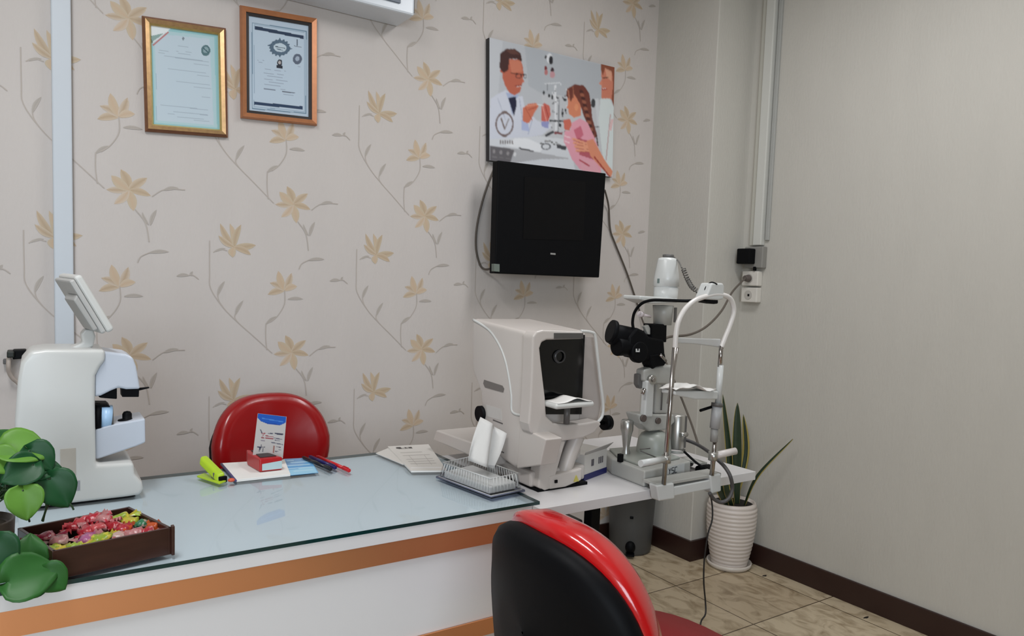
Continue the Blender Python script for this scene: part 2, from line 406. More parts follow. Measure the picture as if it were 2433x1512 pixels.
# plug and its cable to the lamp
t = thing('plug_cable', 'grey cable with round plug running from socket down behind the slit lamp', 'cable', (XR-.05, 2.215, 1.326))
MB().cyl((XR-.036, 2.215, 1.326), (XR-.066, 2.215, 1.326), .017, .013).build('plug', mat('plug_brown_grey', (92, 84, 80), .5), t, bev=.002)
pts = [(XR-.064, 2.215, 1.326), at(1768, 664, y=2.1), at(1740, 694, y=1.98), at(1715, 738, y=1.88), at(1680, 775, y=1.78), at(1640, 795, y=1.7), at(1590, 801, y=1.62), at(1570, 815, y=1.58)]
MB().tube(pts, .0042, 8).build('cord', cable_m, t)

# air conditioner at the top edge
t = thing('air_conditioner', 'white wall-mounted unit cut by the top edge above the framed certificates', 'air conditioner', (.85, 2.6, 2.25))
p = at(985, 38, y=2.52); zt = p.z; xr_ = p.x
MB().box(xr_-.86, xr_, 2.52, D-.001, zt, zt+.27).build('casing', mat('ac_white', (222, 228, 235), .3, var=.01), t, bev=.008)
MB().box(xr_-.80, xr_-.06, 2.512, 2.521, zt+.03, zt+.045).build('louvre', mat('ac_slot', (96, 106, 122), .4), t)
MB().box(xr_, xr_+.012, 2.545, D-.001, zt+.02, zt+.26).build('end_shade_strip', dgrey_pl, t, bev=.002)  # dark grey strip stands for the shade at the unit's right end

# framed certificates
def frame(name, px, ring, m_out, m_in, gold, label, canvas, lip):
    q = [at(a, b_, y=D-.022) for a, b_ in px]
    t = thing(name, label, 'picture frame', ((q[0].x+q[1].x)/2, D, min(q[2].z, q[3].z)))
    def inset(k):
        c = sum(q, Vector())/4; w = (q[1]-q[0]).length; h = (q[3]-q[0]).length
        ex, ez = (q[1]-q[0]).normalized(), (q[0]-q[3]).normalized()
        return [q[0]+ex*k-ez*k, q[1]-ex*k-ez*k, q[2]-ex*k+ez*k, q[3]+ex*k+ez*k]
    def ringm(a, b_, y0a, y0b, m, nm):
        A, B = inset(a), inset(b_); mb = MB()
        for i in range(4):
            j = (i+1) % 4
            v = [A[i].copy(), A[j].copy(), B[j].copy(), B[i].copy()]
            v[0].y = v[1].y = y0a; v[2].y = v[3].y = y0b
            w = [x.copy() for x in v]
            for x in w: x.y = D-.002
            mb.add(v+w, [(0, 1, 2, 3), (7, 6, 5, 4), (0, 4, 5, 1), (2, 6, 7, 3)])
        return mb.build(nm, m, t)
    k = 0
    for (a, b_, ya, yb, m, nm) in ring: ringm(a, b_, D-ya, D-yb, m, nm)
    I = inset(lip)
    for x in I: x.y = D-.006
    mb = MB(); canvas.lay(mb, [tuple(x) for x in I]); mb.build('certificate', printed(), t, ink=True, smooth=False)
    for x in I: x.y = D-.009
    MB().add(I, [(3, 2, 1, 0)]).build('glass_pane', pane('picture_glass', (250, 252, 252)), t)
    return t
gold_o = mat('frame_bronze', (150, 108, 84), .35, metal=.55, var=.25, scale=60)
gold_i = mat('frame_gold', (184, 148, 104), .32, metal=.6, var=.3, scale=80)
gold_l = mat('frame_gold_light', (214, 186, 120), .3, metal=.6, var=.2, scale=90)
cop_f = mat('frame_copper_wood', (186, 124, 84), .35, metal=.35, var=.2, scale=50)
blk_f = mat('frame_liner_black', (34, 26, 24), .5)
# certificate one (drawn in the coordinates of an enlarged view of the sheet)
def K(pts): return pts
c1 = Canvas(110, 160, (206, 218, 226), [(280, 268), (943, 372), (955, 1312), (305, 1240)])
for k, (i, col) in enumerate(((0, (160, 205, 210)), (18, (188, 214, 220)), (38, (204, 216, 226)))):
    c1.poly([(280+i*1.2, 268+i*2.2), (943-i*2.2, 372+i), (955-i*1.6, 1312-i*1.3), (305+i, 1240-i)], col)
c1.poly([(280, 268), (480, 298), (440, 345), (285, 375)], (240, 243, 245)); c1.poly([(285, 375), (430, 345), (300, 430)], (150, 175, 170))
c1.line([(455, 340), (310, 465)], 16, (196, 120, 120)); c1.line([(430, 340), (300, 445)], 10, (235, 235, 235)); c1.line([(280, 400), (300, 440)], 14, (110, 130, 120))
c1.ell(820, 525, 46, 54, (92, 122, 128)); c1.ell(820, 520, 28, 30, (150, 172, 178)); c1.line([(795, 500), (845, 545)], 10, (70, 100, 110))
c1.ell(600, 405, 10, 18, (130, 140, 150))
for (x, y, w) in ((550, 475, 100), (365, 515, 90), (530, 525, 150), (360, 540, 60), (550, 550, 120), (370, 568, 480), (520, 595, 330), (700, 655, 150), (450, 700, 370), (700, 765, 150), (530, 825, 330), (700, 880, 170), (780, 980, 80), (380, 1050, 440), (560, 1075, 280), (450, 1110, 380), (450, 1135, 60), (660, 1140, 180), (540, 1170, 260), (700, 1205, 150)):
    c1.line([(x, y), (x+w, y+w*.13)], 5, (168, 180, 192), .85)
c1.poly([(335, 650), (338, 1200), (341, 1200), (338, 650)], (170, 190, 205))
frame('certificate_frame', [(338, 35), (538, 65), (543, 326), (346, 311)],
      [(0, .008, .012, .020, gold_o, 'outer_moulding'), (.008, .020, .022, .018, gold_i, 'frame_moulding'), (.020, .025, .018, .012, gold_l, 'inner_bead')],
      None, None, None, 'gold framed certificate with pale turquoise border, left of the two', c1, .024)
c2 = Canvas(110, 160, (196, 208, 222), [(1275, 165), (1890, 265), (1895, 1210), (1290, 1100)])
c2.poly([(1310, 232), (1868, 318), (1868, 1172), (1318, 1085)], (120, 145, 165)); c2.poly([(1318, 243), (1860, 328), (1860, 1160), (1326, 1075)], (198, 212, 226))
c2.poly([(1334, 250), (1850, 335), (1850, 1150), (1338, 1066)], (150, 170, 190)); c2.poly([(1338, 256), (1845, 340), (1846, 1143), (1343, 1060)], (200, 213, 227))
c2.poly([(1342, 268), (1836, 370), (1836, 402), (1342, 302)], (44, 60, 86)); c2.poly([(1342, 1015), (1828, 1092), (1828, 1122), (1342, 1046)], (44, 64, 94))
c2.ell(1590, 487, 100, 78, (92, 112, 132), rot=.15); c2.ell(1592, 487, 66, 44, (206, 218, 228), rot=.15)
for t_ in np.linspace(0, 2*PI, 16, endpoint=False): c2.ell(1590+98*math.cos(t_), 487+78*math.sin(t_), 11, 9, (86, 106, 126))
c2.poly([(1460, 462), (1500, 450), (1500, 475)], (86, 106, 126)); c2.poly([(1720, 500), (1685, 490), (1685, 515)], (86, 106, 126)); c2.ell(1590, 402, 7, 14, (86, 106, 126)); c2.ell(1590, 572, 7, 14, (86, 106, 126))
c2.line([(1545, 475), (1640, 495)], 9, (80, 95, 110)); c2.line([(1560, 500), (1620, 512)], 7, (110, 125, 140))
c2.line([(1770, 405), (1768, 470)], 10, (90, 100, 115)); c2.line([(1735, 470), (1810, 488)], 6, (120, 130, 145))
c2.ell(1772, 607, 48, 54, (98, 106, 124)); c2.ell(1772, 603, 22, 26, (176, 186, 202))
c2.ell(1590, 640, 26, 34, (50, 52, 62)); c2.ell(1588, 638, 13, 18, (196, 186, 184)); c2.poly([(1560, 660), (1618, 668), (1622, 700), (1558, 690)], (38, 42, 56))
for (x, y, w) in ((1440, 695, 60), (1540, 712, 110), (1430, 735, 200), (1450, 765, 170), (1440, 795, 230), (1480, 828, 150), (1440, 850, 160), (1435, 890, 110), (1600, 905, 50), (1620, 935, 120), (1630, 960, 100), (1370, 605, 60), (1380, 625, 40), (1740, 680, 60)):
    c2.line([(x, y), (x+w, y+w*.15)], 5, (150, 160, 178), .9)
c2.line([(1435, 893), (1545, 912)], 8, (110, 116, 130)); c2.line([(1620, 930), (1745, 950)], 8, (110, 116, 130))
frame('certificate_frame', [(572, 10), (755, 42), (755, 298), (574, 279)],
      [(0, .004, .012, .022, cop_f, 'outer_edge'), (.004, .019, .024, .016, cop_f, 'frame_moulding'), (.019, .029, .012, .010, blk_f, 'black_liner')],
      None, None, None, 'copper framed certificate with black inner border and navy bars, right of the two', c2, .028)

# poster board
PQ = [(165, 75), (1428, 380), (1415, 1472), (170, 1300)]
c = Canvas(230, 170, (196, 198, 202), PQ)
c.poly([(165, 75), (700, 205), (700, 900), (165, 900)], (190, 193, 198)); c.poly([(165, 75), (300, 108), (250, 700), (165, 760)], (204, 207, 212), .7)
c.poly([(520, 160), (1300, 350), (1300, 700), (700, 640), (560, 560)], (176, 181, 187), .8)
# table top
c.poly([(170, 1085), (700, 1060), (960, 1100), (1060, 1480), (170, 1300)], (214, 217, 222)); c.poly([(430, 1080), (560, 1085), (720, 1160), (680, 1225), (330, 1150)], (232, 234, 238))
c.line([(470, 1180), (610, 1212)], 14, (50, 50, 56)); c.poly([(845, 1140), (950, 1165), (940, 1205), (850, 1180)], (66, 68, 74)); c.ell(740, 1165, 50, 34, (110, 112, 118), hole=.7)
for k in range(9): c.ell(690+k*22, 1150+random.uniform(-45, 45), 12, 9, (70+random.randint(0, 90),)*3)
# equipment in the middle
for (x, y, rx, ry, col) in ((735, 275, 12, 20, (40, 40, 44)), (770, 285, 30, 50, (226, 228, 232)), (785, 305, 22, 42, (44, 44, 50)), (732, 385, 14, 24, (120, 40, 44)), (738, 425, 18, 28, (186, 120, 120)), (800, 405, 18, 26, (60, 40, 48)), (800, 450, 26, 34, (196, 150, 156)), (715, 628, 10, 20, (40, 42, 46)), (768, 660, 12, 18, (30, 32, 38)), (800, 672, 10, 26, (30, 32, 38)), (842, 695, 10, 34, (34, 36, 42)), (930, 700, 18, 14, (50, 54, 60)), (905, 830, 9, 44, (30, 32, 36)), (935, 805, 10, 16, (50, 50, 56)), (880, 955, 14, 22, (40, 40, 46)), (1215, 735, 22, 46, (60, 62, 66))):
    c.ell(x, y, rx, ry, col)
for (a, b_, w, col) in (((720, 540), (880, 530), 8, (226, 228, 232)), ((750, 540), (750, 610), 8, (90, 92, 98)), ((830, 560), (840, 1000), 22, (224, 226, 230)), ((780, 908), (950, 915), 16, (46, 48, 52)), ((870, 700), (865, 1020), 8, (120, 122, 128)), ((830, 1030), (900, 1035), 22, (130, 60, 66)), ((740, 1055), (810, 1020), 26, (60, 62, 68)), ((1250, 700), (1275, 960), 34, (206, 210, 214)), ((1220, 970), (1280, 972), 8, (80, 84, 88))):
    c.line([a, b_], w, col)
for k in range(30):
    x, y = random.uniform(790, 950), random.uniform(520, 1040); c.ell(x, y, random.uniform(5, 12), random.uniform(6, 14), random.choice([(232, 233, 236), (70, 72, 78), (150, 152, 158)]), .8)
# man in a white coat
c.poly([(175, 690), (250, 640), (330, 600), (430, 670), (500, 660), (520, 760), (640, 900), (700, 930), (780, 935), (790, 980), (700, 1050), (560, 1070), (170, 1090)], (210, 214, 226))
c.poly([(330, 620), (360, 700), (400, 860), (430, 690), (470, 650), (420, 640)], (172, 184, 212)); c.poly([(355, 680), (435, 665), (440, 760), (415, 862), (385, 770)], (34, 36, 62))
c.poly([(300, 410), (350, 290), (480, 300), (500, 360), (510, 440), (500, 520), (475, 620), (420, 655), (370, 630), (325, 560), (295, 470)], (190, 104, 82))
c.poly([(365, 300), (480, 310), (500, 420), (390, 430)], (208, 130, 104), .8); c.ell(290, 405, 16, 26, (178, 92, 74))
c.poly([(268, 380), (272, 240), (330, 190), (420, 190), (480, 235), (495, 320), (440, 290), (365, 290), (355, 400), (310, 430)], (72, 44, 42)); c.poly([(330, 200), (420, 195), (470, 250), (380, 240)], (104, 68, 60), .8)
c.line([(385, 432), (520, 448)], 9, (30, 24, 26)); c.ell(460, 462, 34, 24, (96, 52, 50), hole=.7); c.ell(525, 462, 16, 22, (40, 36, 40), hole=.7); c.poly([(495, 470), (520, 520), (490, 530)], (196, 110, 88)); c.line([(425, 560), (490, 555)], 10, (140, 50, 50)); c.line([(440, 568), (485, 562)], 6, (232, 220, 214))
c.line([(250, 680), (330, 900)], 7, (176, 182, 198)); c.line([(470, 690), (520, 1000)], 9, (176, 182, 200)); c.line([(600, 900), (560, 1040)], 8, (170, 178, 200))
# his hands
c.poly([(505, 930), (505, 780), (560, 740), (640, 730), (665, 760), (620, 830), (570, 930)], (206, 118, 92)); c.line([(540, 760), (650, 745)], 12, (224, 150, 124)); c.line([(560, 800), (640, 770)], 10, (170, 80, 64)); c.line([(530, 780), (600, 900)], 8, (180, 90, 70))
c.poly([(690, 910), (690, 760), (720, 730), (775, 760), (785, 850), (760, 915)], (202, 104, 92)); c.line([(700, 750), (740, 900)], 8, (232, 160, 146)); c.line([(730, 760), (765, 880)], 8, (164, 62, 58)); c.line([(650, 745), (710, 755)], 8, (230, 236, 236))
c.poly([(488, 900), (560, 940), (570, 1010), (495, 1000)], (176, 186, 220)); c.poly([(690, 915), (770, 915), (760, 985), (695, 965)], (150, 154, 200))
# woman on the right
c.poly([(1295, 340), (1428, 378), (1424, 720), (1380, 690), (1300, 690)], (206, 128, 104)); c.poly([(1290, 345), (1428, 375), (1428, 780), (1400, 700), (1415, 560), (1405, 440), (1330, 400), (1310, 460), (1290, 400)], (140, 78, 56))
c.poly([(1330, 385), (1400, 420), (1400, 520), (1350, 480)], (226, 168, 140), .8); c.poly([(1300, 500), (1270, 545), (1305, 560)], (214, 140, 116)); c.line([(1310, 485), (1360, 480)], 10, (70, 40, 36)); c.line([(1305, 600), (1350, 595)], 12, (170, 60, 56)); c.line([(1312, 592), (1345, 588)], 5, (240, 230, 225))
c.poly([(1290, 690), (1380, 690), (1424, 780), (1420, 1470), (1330, 1380), (1300, 1150), (1270, 900)], (214, 222, 222)); c.line([(1390, 850), (1350, 1300)], 10, (190, 160, 160)); c.line([(1410, 900), (1390, 1000)], 26, (224, 190, 190))
# girl with a plait
c.poly([(950, 640), (1050, 590), (1100, 640), (1090, 860), (1020, 880), (970, 840), (962, 790), (945, 780), (962, 740)], (214, 134, 102)); c.ell(1045, 775, 20, 34, (226, 150, 112))
c.poly([(940, 660), (950, 590), (1030, 545), (1120, 560), (1175, 640), (1195, 760), (1205, 880), (1260, 1060), (1230, 1090), (1180, 1000), (1120, 860), (1080, 740), (1020, 640), (990, 720)], (112, 58, 48))
for k in range(14): c.ell(1095+k*9, 620+k*34, 24, 16, (158, 96, 74) if k % 2 else (70, 34, 34), .9, rot=.6)
c.line([(1250, 1050), (1265, 1160)], 12, (70, 34, 36)); c.line([(960, 600), (975, 700)], 12, (176, 116, 92)); c.line([(1010, 570), (1015, 680)], 10, (160, 100, 78))
c.poly([(915, 900), (980, 890), (1000, 940), (975, 1010), (925, 1000)], (206, 110, 92))
c.poly([(1000, 930), (1080, 885), (1160, 930), (1230, 1080), (1290, 1230), (1300, 1440), (1090, 1400), (1000, 1290), (965, 1200), (920, 1120), (925, 1010), (985, 1010)], (228, 160, 176))
c.poly([(1020, 1000), (1090, 960), (1120, 1050), (1060, 1120)], (196, 90, 112), .8); c.line([(930, 1060), (985, 1080)], 12, (240, 206, 214)); c.line([(930, 1110), (975, 1130)], 12, (240, 206, 214))
c.poly([(1060, 1080), (1240, 1130), (1300, 1300), (1230, 1300), (1080, 1250)], (168, 56, 70), .8)
# the woman's hand on her back
for k in range(4): c.line([(1010+k*12, 1090+k*38), (1190, 1150+k*20)], 24, (230, 158, 128)); c.line([(1020+k*12, 1104+k*38), (1180, 1160+k*20)], 6, (180, 92, 76))
c.poly([(1150, 1110), (1215, 1090), (1330, 1290), (1420, 1420), (1400, 1475), (1290, 1370), (1190, 1260)], (220, 142, 112)); c.line([(1230, 1270), (1385, 1465)], 14, (160, 54, 48))
c.poly([(1090, 1290), (1230, 1310), (1300, 1440), (1100, 1400)], (226, 166, 178)); c.line([(1080, 1300), (1180, 1360)], 14, (176, 60, 70))
# emblem and the grey strip
c.ell(320, 940, 92, 122, (118, 100, 98), hole=.84); c.line([(285, 880), (322, 990)], 14, (120, 104, 98)); c.line([(322, 990), (362, 890)], 9, (120, 104, 98)); c.ell(320, 822, 30, 14, (120, 104, 100)); c.ell(320, 1062, 24, 10, (120, 104, 100))
for k in range(6): c.line([(280+k*24, 1105), (282+k*24, 1135)], 12, (110, 100, 100))
c.poly([(170, 1155), (480, 1190), (700, 1230), (1000, 1290), (700, 1290), (400, 1330), (170, 1300)], (150, 148, 150), .6); c.poly([(170, 1155), (420, 1195), (380, 1330), (170, 1300)], (92, 88, 92), .9)
for k in range(4): c.ell(215+k*70, 1212+k*10, 14, 20, (150, 146, 148) if k < 3 else (220, 220, 222))
for k in range(3): c.line([(200+k*70, 1265+k*8), (240+k*70, 1270+k*8)], 10, (130, 126, 128))
c.soften(1)
q = [at(1163, 89, y=D-.03), at(1460, 160, y=D-.03), at(1455, 421, y=D-.03), at(1163, 381, y=D-.03)]
t = thing('poster', 'eye clinic poster board of a doctor, a girl and a woman above the black screen', 'poster', ((q[0].x+q[1].x)/2, D, q[3].z))
MB().prism([p+Vector((0, .0008, 0)) for p in q], (0, .0265, 0)).build('poster_board', mat('board_edge', (36, 36, 40), .5), t)
mb = MB(); c.lay(mb, [tuple(p) for p in q]); mb.build('poster_print', printed('poster_ink', .3, .45), t, ink=True)

# television
yt = 2.50
t = thing('television', 'black flat screen mounted on the flowered wall under the poster', 'television', (1.84, yt+.05, 1.303))
q = [at(a, b_, y=yt) for a, b_ in ((1184, 381), (1440, 412), (1424, 660), (1176, 650))]
MB().prism(q, (0, .045, 0)).build('bezel', black_pl, t, bev=.004)
a, b_ = Vector((1.60, yt-.001, 1.40)), None
sq = [at(a, b_, y=yt-.0015) for a, b_ in ((1246, 420), (1392, 432), (1386, 572), (1243, 568))]
MB().prism(sq, (0, .0012, 0)).build('screen', mat('screen_black', (9, 9, 11), .4, var=.02, spec=.14), t)
sq = [at(a, b_, y=yt-.0015) for a, b_ in ((1308, 601), (1320, 602), (1320, 606), (1308, 605))]
MB().prism(sq, (0, .001, 0)).build('maker_mark', grey_pl, t)
MB().box(1.74, 1.94, yt+.045, yt+.085, 1.42, 1.66).box(1.79, 1.89, yt+.085, D, 1.47, 1.61).build('wall_bracket', black_pl, t, bev=.006)
sq = [at(a, b_, y=yt-.0025) for a, b_ in ((1174, 627), (1187, 628), (1187, 646), (1174, 645))]
MB().prism(sq, (0, .02, 0)).build('corner_clip', mat('clip_grey', (110, 120, 112), .5), t)
o = MB().tube([at(1186, 378, y=D-.012), at(1165, 425, y=D-.012), at(1146, 480, y=D-.01), at(1133, 540, y=D-.01), at(1131, 590, y=D-.01), at(1140, 628, y=D-.01), at(1152, 640, y=D-.02), at(1168, 638, y=D-.06), at(1176, 634, y=2.55)], .0045, 8).build('screen_cable', cable_m)
tag(o, 'grey cable looping down the left side of the black screen', 'cable')
o = MB().tube([at(1437, 452, y=D-.06), at(1446, 490, y=D-.02), at(1450, 545, y=D-.01), at(1462, 580, y=D-.01), at(1490, 650, y=D-.01), at(1514, 722, y=D-.01), at(1530, 770, y=D-.03), at(1546, 792, y=D-.10), at(1560, 815, y=2.3), at(1600, 900, y=2.1), at(1640, 1000, y=2.0), at(1660, 1060, z=.76)], .0042, 8).build('power_cable', cable_m)
tag(o, 'dark thin cable running from right of the screen down behind the slit lamp', 'cable')

# wall plug at the far left, partly behind the lens machine
t = thing('wall_plug', 'black plug with a white lead on the wall behind the left machine', 'plug', tuple(at(30, 850, y=D)))
MB().prism([at(a, b_, y=D-.05) for a, b_ in ((30, 833), (62, 832), (62, 852), (30, 855))], (0, .05, 0)).build('plug_body', black_pl, t, bev=.003)
MB().prism([at(a, b_, y=D-.065) for a, b_ in ((16, 836), (34, 836), (34, 850), (16, 851))], (0, .065, 0)).build('plug_head', mat('plug_green_black', (28, 34, 28), .5), t, bev=.003)
MB().prism([at(a, b_, y=D-.03) for a, b_ in ((7, 855), (18, 855), (18, 866), (7, 866))], (0, .03, 0)).build('plug_pin', dgrey_pl, t, bev=.002)
MB().tube([at(21, 850, y=D-.05), at(20, 870, y=D-.05), at(22, 886, y=D-.04), at(30, 900, y=D-.03), at(42, 910, y=D-.02), at(60, 930, y=D-.02)], .006, 8).build('lead', mat('lead_pale', (190, 178, 168), .5), t)

# ------------------------------------------------------------------ counter
t = thing('reception_counter', 'white reception counter with a copper band and panel below the glass', 'counter', (.1, 1.68, 0))
CXR = .93
MB().box(-1.6, CXR+.05, 1.372, 1.99, .714, SH).build('countertop', laminate, t, bev=.001)
copper = mat('copper_laminate', (232, 164, 116), .44, metal=.85, var=.02, scale=4)
MB().box(-1.6, CXR, 1.373, 1.378, .669, .7139).build('copper_band', copper, t)
MB().box(-1.6, .917, 1.380, 1.395, .490, .669).build('front_panel', laminate, t)
MB().box(-1.6, CXR, 1.374, 1.379, .452, .490).box(.917, CXR, 1.374, 1.379, .490, .669).build('copper_trim', copper, t)
MB().box(-1.6, .917, 1.380, 1.395, .08, .452).box(.915, CXR, 1.379, 1.96, .08, .7139).build('carcass', laminate, t)
MB().box(-1.55, .90, 1.42, 1.90, 0, .0799).build('plinth', dgrey_pl, t)
o = MB()
gx1, gy0, gy1 = 1.0, 1.370, 1.99
o.box(-1.6, gx1, gy0, gy1, SH+.0003, TOP)
o.m = [0, 0, 1, 1, 1, 1]
g = o.build('glass_top', [pane('counter_glass', (243, 248, 250), 1.52, .03), mat('glass_edge_green', (18, 52, 52), .12, var=.1)])
tag(g, 'clear glass sheet with dark green edge lying on the reception counter', 'glass top')
# white shelf table on the right
t = thing('instrument_table', 'white table carrying the two eye instruments right of the glass counter', 'table', (1.4, 1.62, 0))
MB().box(.9815, 1.755, 1.342, 1.90, .717, SH).build('table_top', mat('table_laminate', (208, 206, 206), .3, var=.01, scale=5), t, bev=.001)
MB().box(.9815, 1.0, 1.40, 1.88, 0, .7169).build('side_panel', laminate, t)
MB().box(1.56, 1.60, 1.84, 1.88, 0, .7169).build('leg', black_pl, t, bev=.003)
MB().box(1.0, 1.70, 1.86, 1.875, .66, .7169).build('rear_rail', black_pl, t)
# computer tower under the table
t = thing('computer_case', 'dark box on the floor under the white table, behind the front chair', 'computer', (1.49, 2.1, 0))
MB().box(1.40, 1.575, 1.90, 2.30, .02, .46).build('case_body', mat('case_black', (40, 36, 34), .5), t, bev=.006)
MB().box(1.41, 1.57, 1.892, 1.8995, .06, .44).build('front_panel', black_pl, t, bev=.002)
for x in (1.42, 1.545):
    for y in (1.93, 2.26): MB().box(x, x+.015, y, y+.02, 0, .02).build('foot', black_pl, t)

# pedal bin
t = thing('waste_bin', 'dark grey pedal bin on the tiles between table and corner pier', 'bin', (2.40, 2.535, 0))
bc = Vector((2.40, 2.535, 0))
binm = mat('bin_grey', (74, 75, 75), .5, var=.06)
MB().lathe(bc, [(.0, .0), (.095, .0), (.100, .012), (.106, .15), (.113, .285), (.116, .288), (.116, .30), (.0, .30)]).build('bin_body', binm, t)
MB().lathe(bc, [(.0, .3005), (.117, .3005), (.117, .315), (.10, .335), (.05, .346), (.0, .35)]).build('lid', mat('bin_lid', (50, 51, 52), .5), t)
v = Vector((-.67, -.74, 0))
MB().ball(bc+v*.103+Vector((0, 0, .045)), .030, sc=(.8, .8, 1)).build('pedal_recess', black_pl, t)
MB().obox(bc+v*.118+Vector((0, 0, .016)), Vector((.74, -.67, 0))*.02, v*.022, (0, 0, .004)).build('pedal', black_pl, t, bev=.002)
MB().obox(bc+v*.110+Vector((.0, 0, .19)), Vector((.74, -.67, 0))*.008, v*.002, (0, 0, .006)).build('badge', black_pl, t, bev=.001)

# snake plant in ribbed pot
pc = Vector((2.668, 2.158, 0))
o = MB().lathe(pc, [(0, .0), (.088, .0), (.098, .010), (.101, .024), (.097, .026), (.092, .014), (0, .013)]).build('pot_saucer', mat('ceramic_white', (216, 208, 198), .35, var=.03), loc=pc)
tag(o, 'round white saucer on the floor tiles beneath the ribbed plant pot', 'saucer')
t = thing('plant_pot', 'white ribbed ceramic pot standing in the corner by the right wall', 'plant pot', pc+Vector((0, 0, .014)))
prof = [(0, .0145), (.080, .0145)]
for k in range(64):
    h = .016+k*.0046; u = k/63
    r = .080+.032*math.sin(PI*min(1, u*.62+.0))**.9 - (.004 if u > .93 else 0)
    ph = (k % 4); prof.append((r-(.0035 if ph == 3 else .0012 if ph == 2 else 0), h))
hT = prof[-1][1]
prof += [(prof[-1][0]-.008, hT+.002), (prof[-1][0]-.012, hT-.04), (0, hT-.042)]
MB().lathe(pc, prof, n=56).build('pot_body', mat('ceramic_pot', (218, 208, 200), .4, var=.02), t)
MB().lathe(pc, [(0, hT-.010), (.096, hT-.013)]).build('soil', mat('soil', (24, 20, 15), .95, var=.4, scale=200), t)
leafm = mat('snake_leaf', (36, 54, 36), .4, var=.35, scale=9, vec=(1, 1, 6)); leafe = mat('snake_leaf_edge', (176, 158, 84), .45, var=.1)
sp = thing('snake_plant', 'dark snake plant with yellow leaf edges growing in the ribbed white pot', 'plant', pc+Vector((0, 0, hT-.02)))
def blade(p0, mid, tip, w, turn, edge=.18, th=.0035):
    P = smooth_path([p0, mid, tip], 8); N = len(P); mb = MB(); ey = Vector((math.cos(turn), math.sin(turn), 0))
    def wd(t): return w*min(1, .45+1.3*t)*(1-max(0, (t-.45)/.55)**2.2)+.0004
    rows = []
    for i, p in enumerate(P):
        t_ = i/(N-1); tn = (P[min(N-1, i+1)]-P[max(0, i-1)]).normalized(); s_ = (ey-tn*ey.dot(tn)).normalized(); nn = tn.cross(s_); ww = wd(t_)
        rows.append([p-s_*ww+nn*ww*.30, p-s_*ww*(1-edge)+nn*ww*.2, p, p+s_*ww*(1-edge)+nn*ww*.2, p+s_*ww+nn*ww*.30])
    vs = [v_ for r in rows for v_ in r]; fs = []; 
    for i in range(N-1):
        for k in range(4):
            mb.add([], []) if False else None
            fs.append((i*5+k, i*5+k+1, (i+1)*5+k+1, (i+1)*5+k))
    b0 = len(mb.v); mb.add(vs, fs, 0, smooth=True); mb.m = [1 if j % 4 in (0, 3) else 0 for j in range(len(fs))]
    return mb.build('leaf', [leafm, leafe], sp, solid=th)
zs = hT-.025
blade(pc+Vector((-.020, 0, zs)), at(1733, 1090, y=2.16), at(1717, 938, y=2.17), .014, -.55)
blade(pc+Vector((.010, -.02, zs)), at(1752, 1070, y=2.12), at(1752, 958, y=2.12), .021, -.55, edge=.10)
blade(pc+Vector((.040, .02, zs)), at(1772, 1080, y=2.16), at(1766, 985, y=2.17), .016, -.75, edge=.5)
blade(pc+Vector((.030, -.04, zs)), at(1800, 1130, y=2.02), at(1884, 1044, y=1.90), .0095, -1.9, edge=.2)
blade(pc+Vector((-.045, -.01, zs)), at(1712, 1165, y=2.12), at(1697, 1120, y=2.12), .018, -.4)
blade(pc+Vector((-.03, -.03, zs)), at(1728, 1170, y=2.09), at(1722, 1115, y=2.09), .014, -.9)
blade(pc+Vector((.015, .03, zs)), at(1740, 1130, y=2.18), at(1728, 1010, y=2.2), .014, -.2)

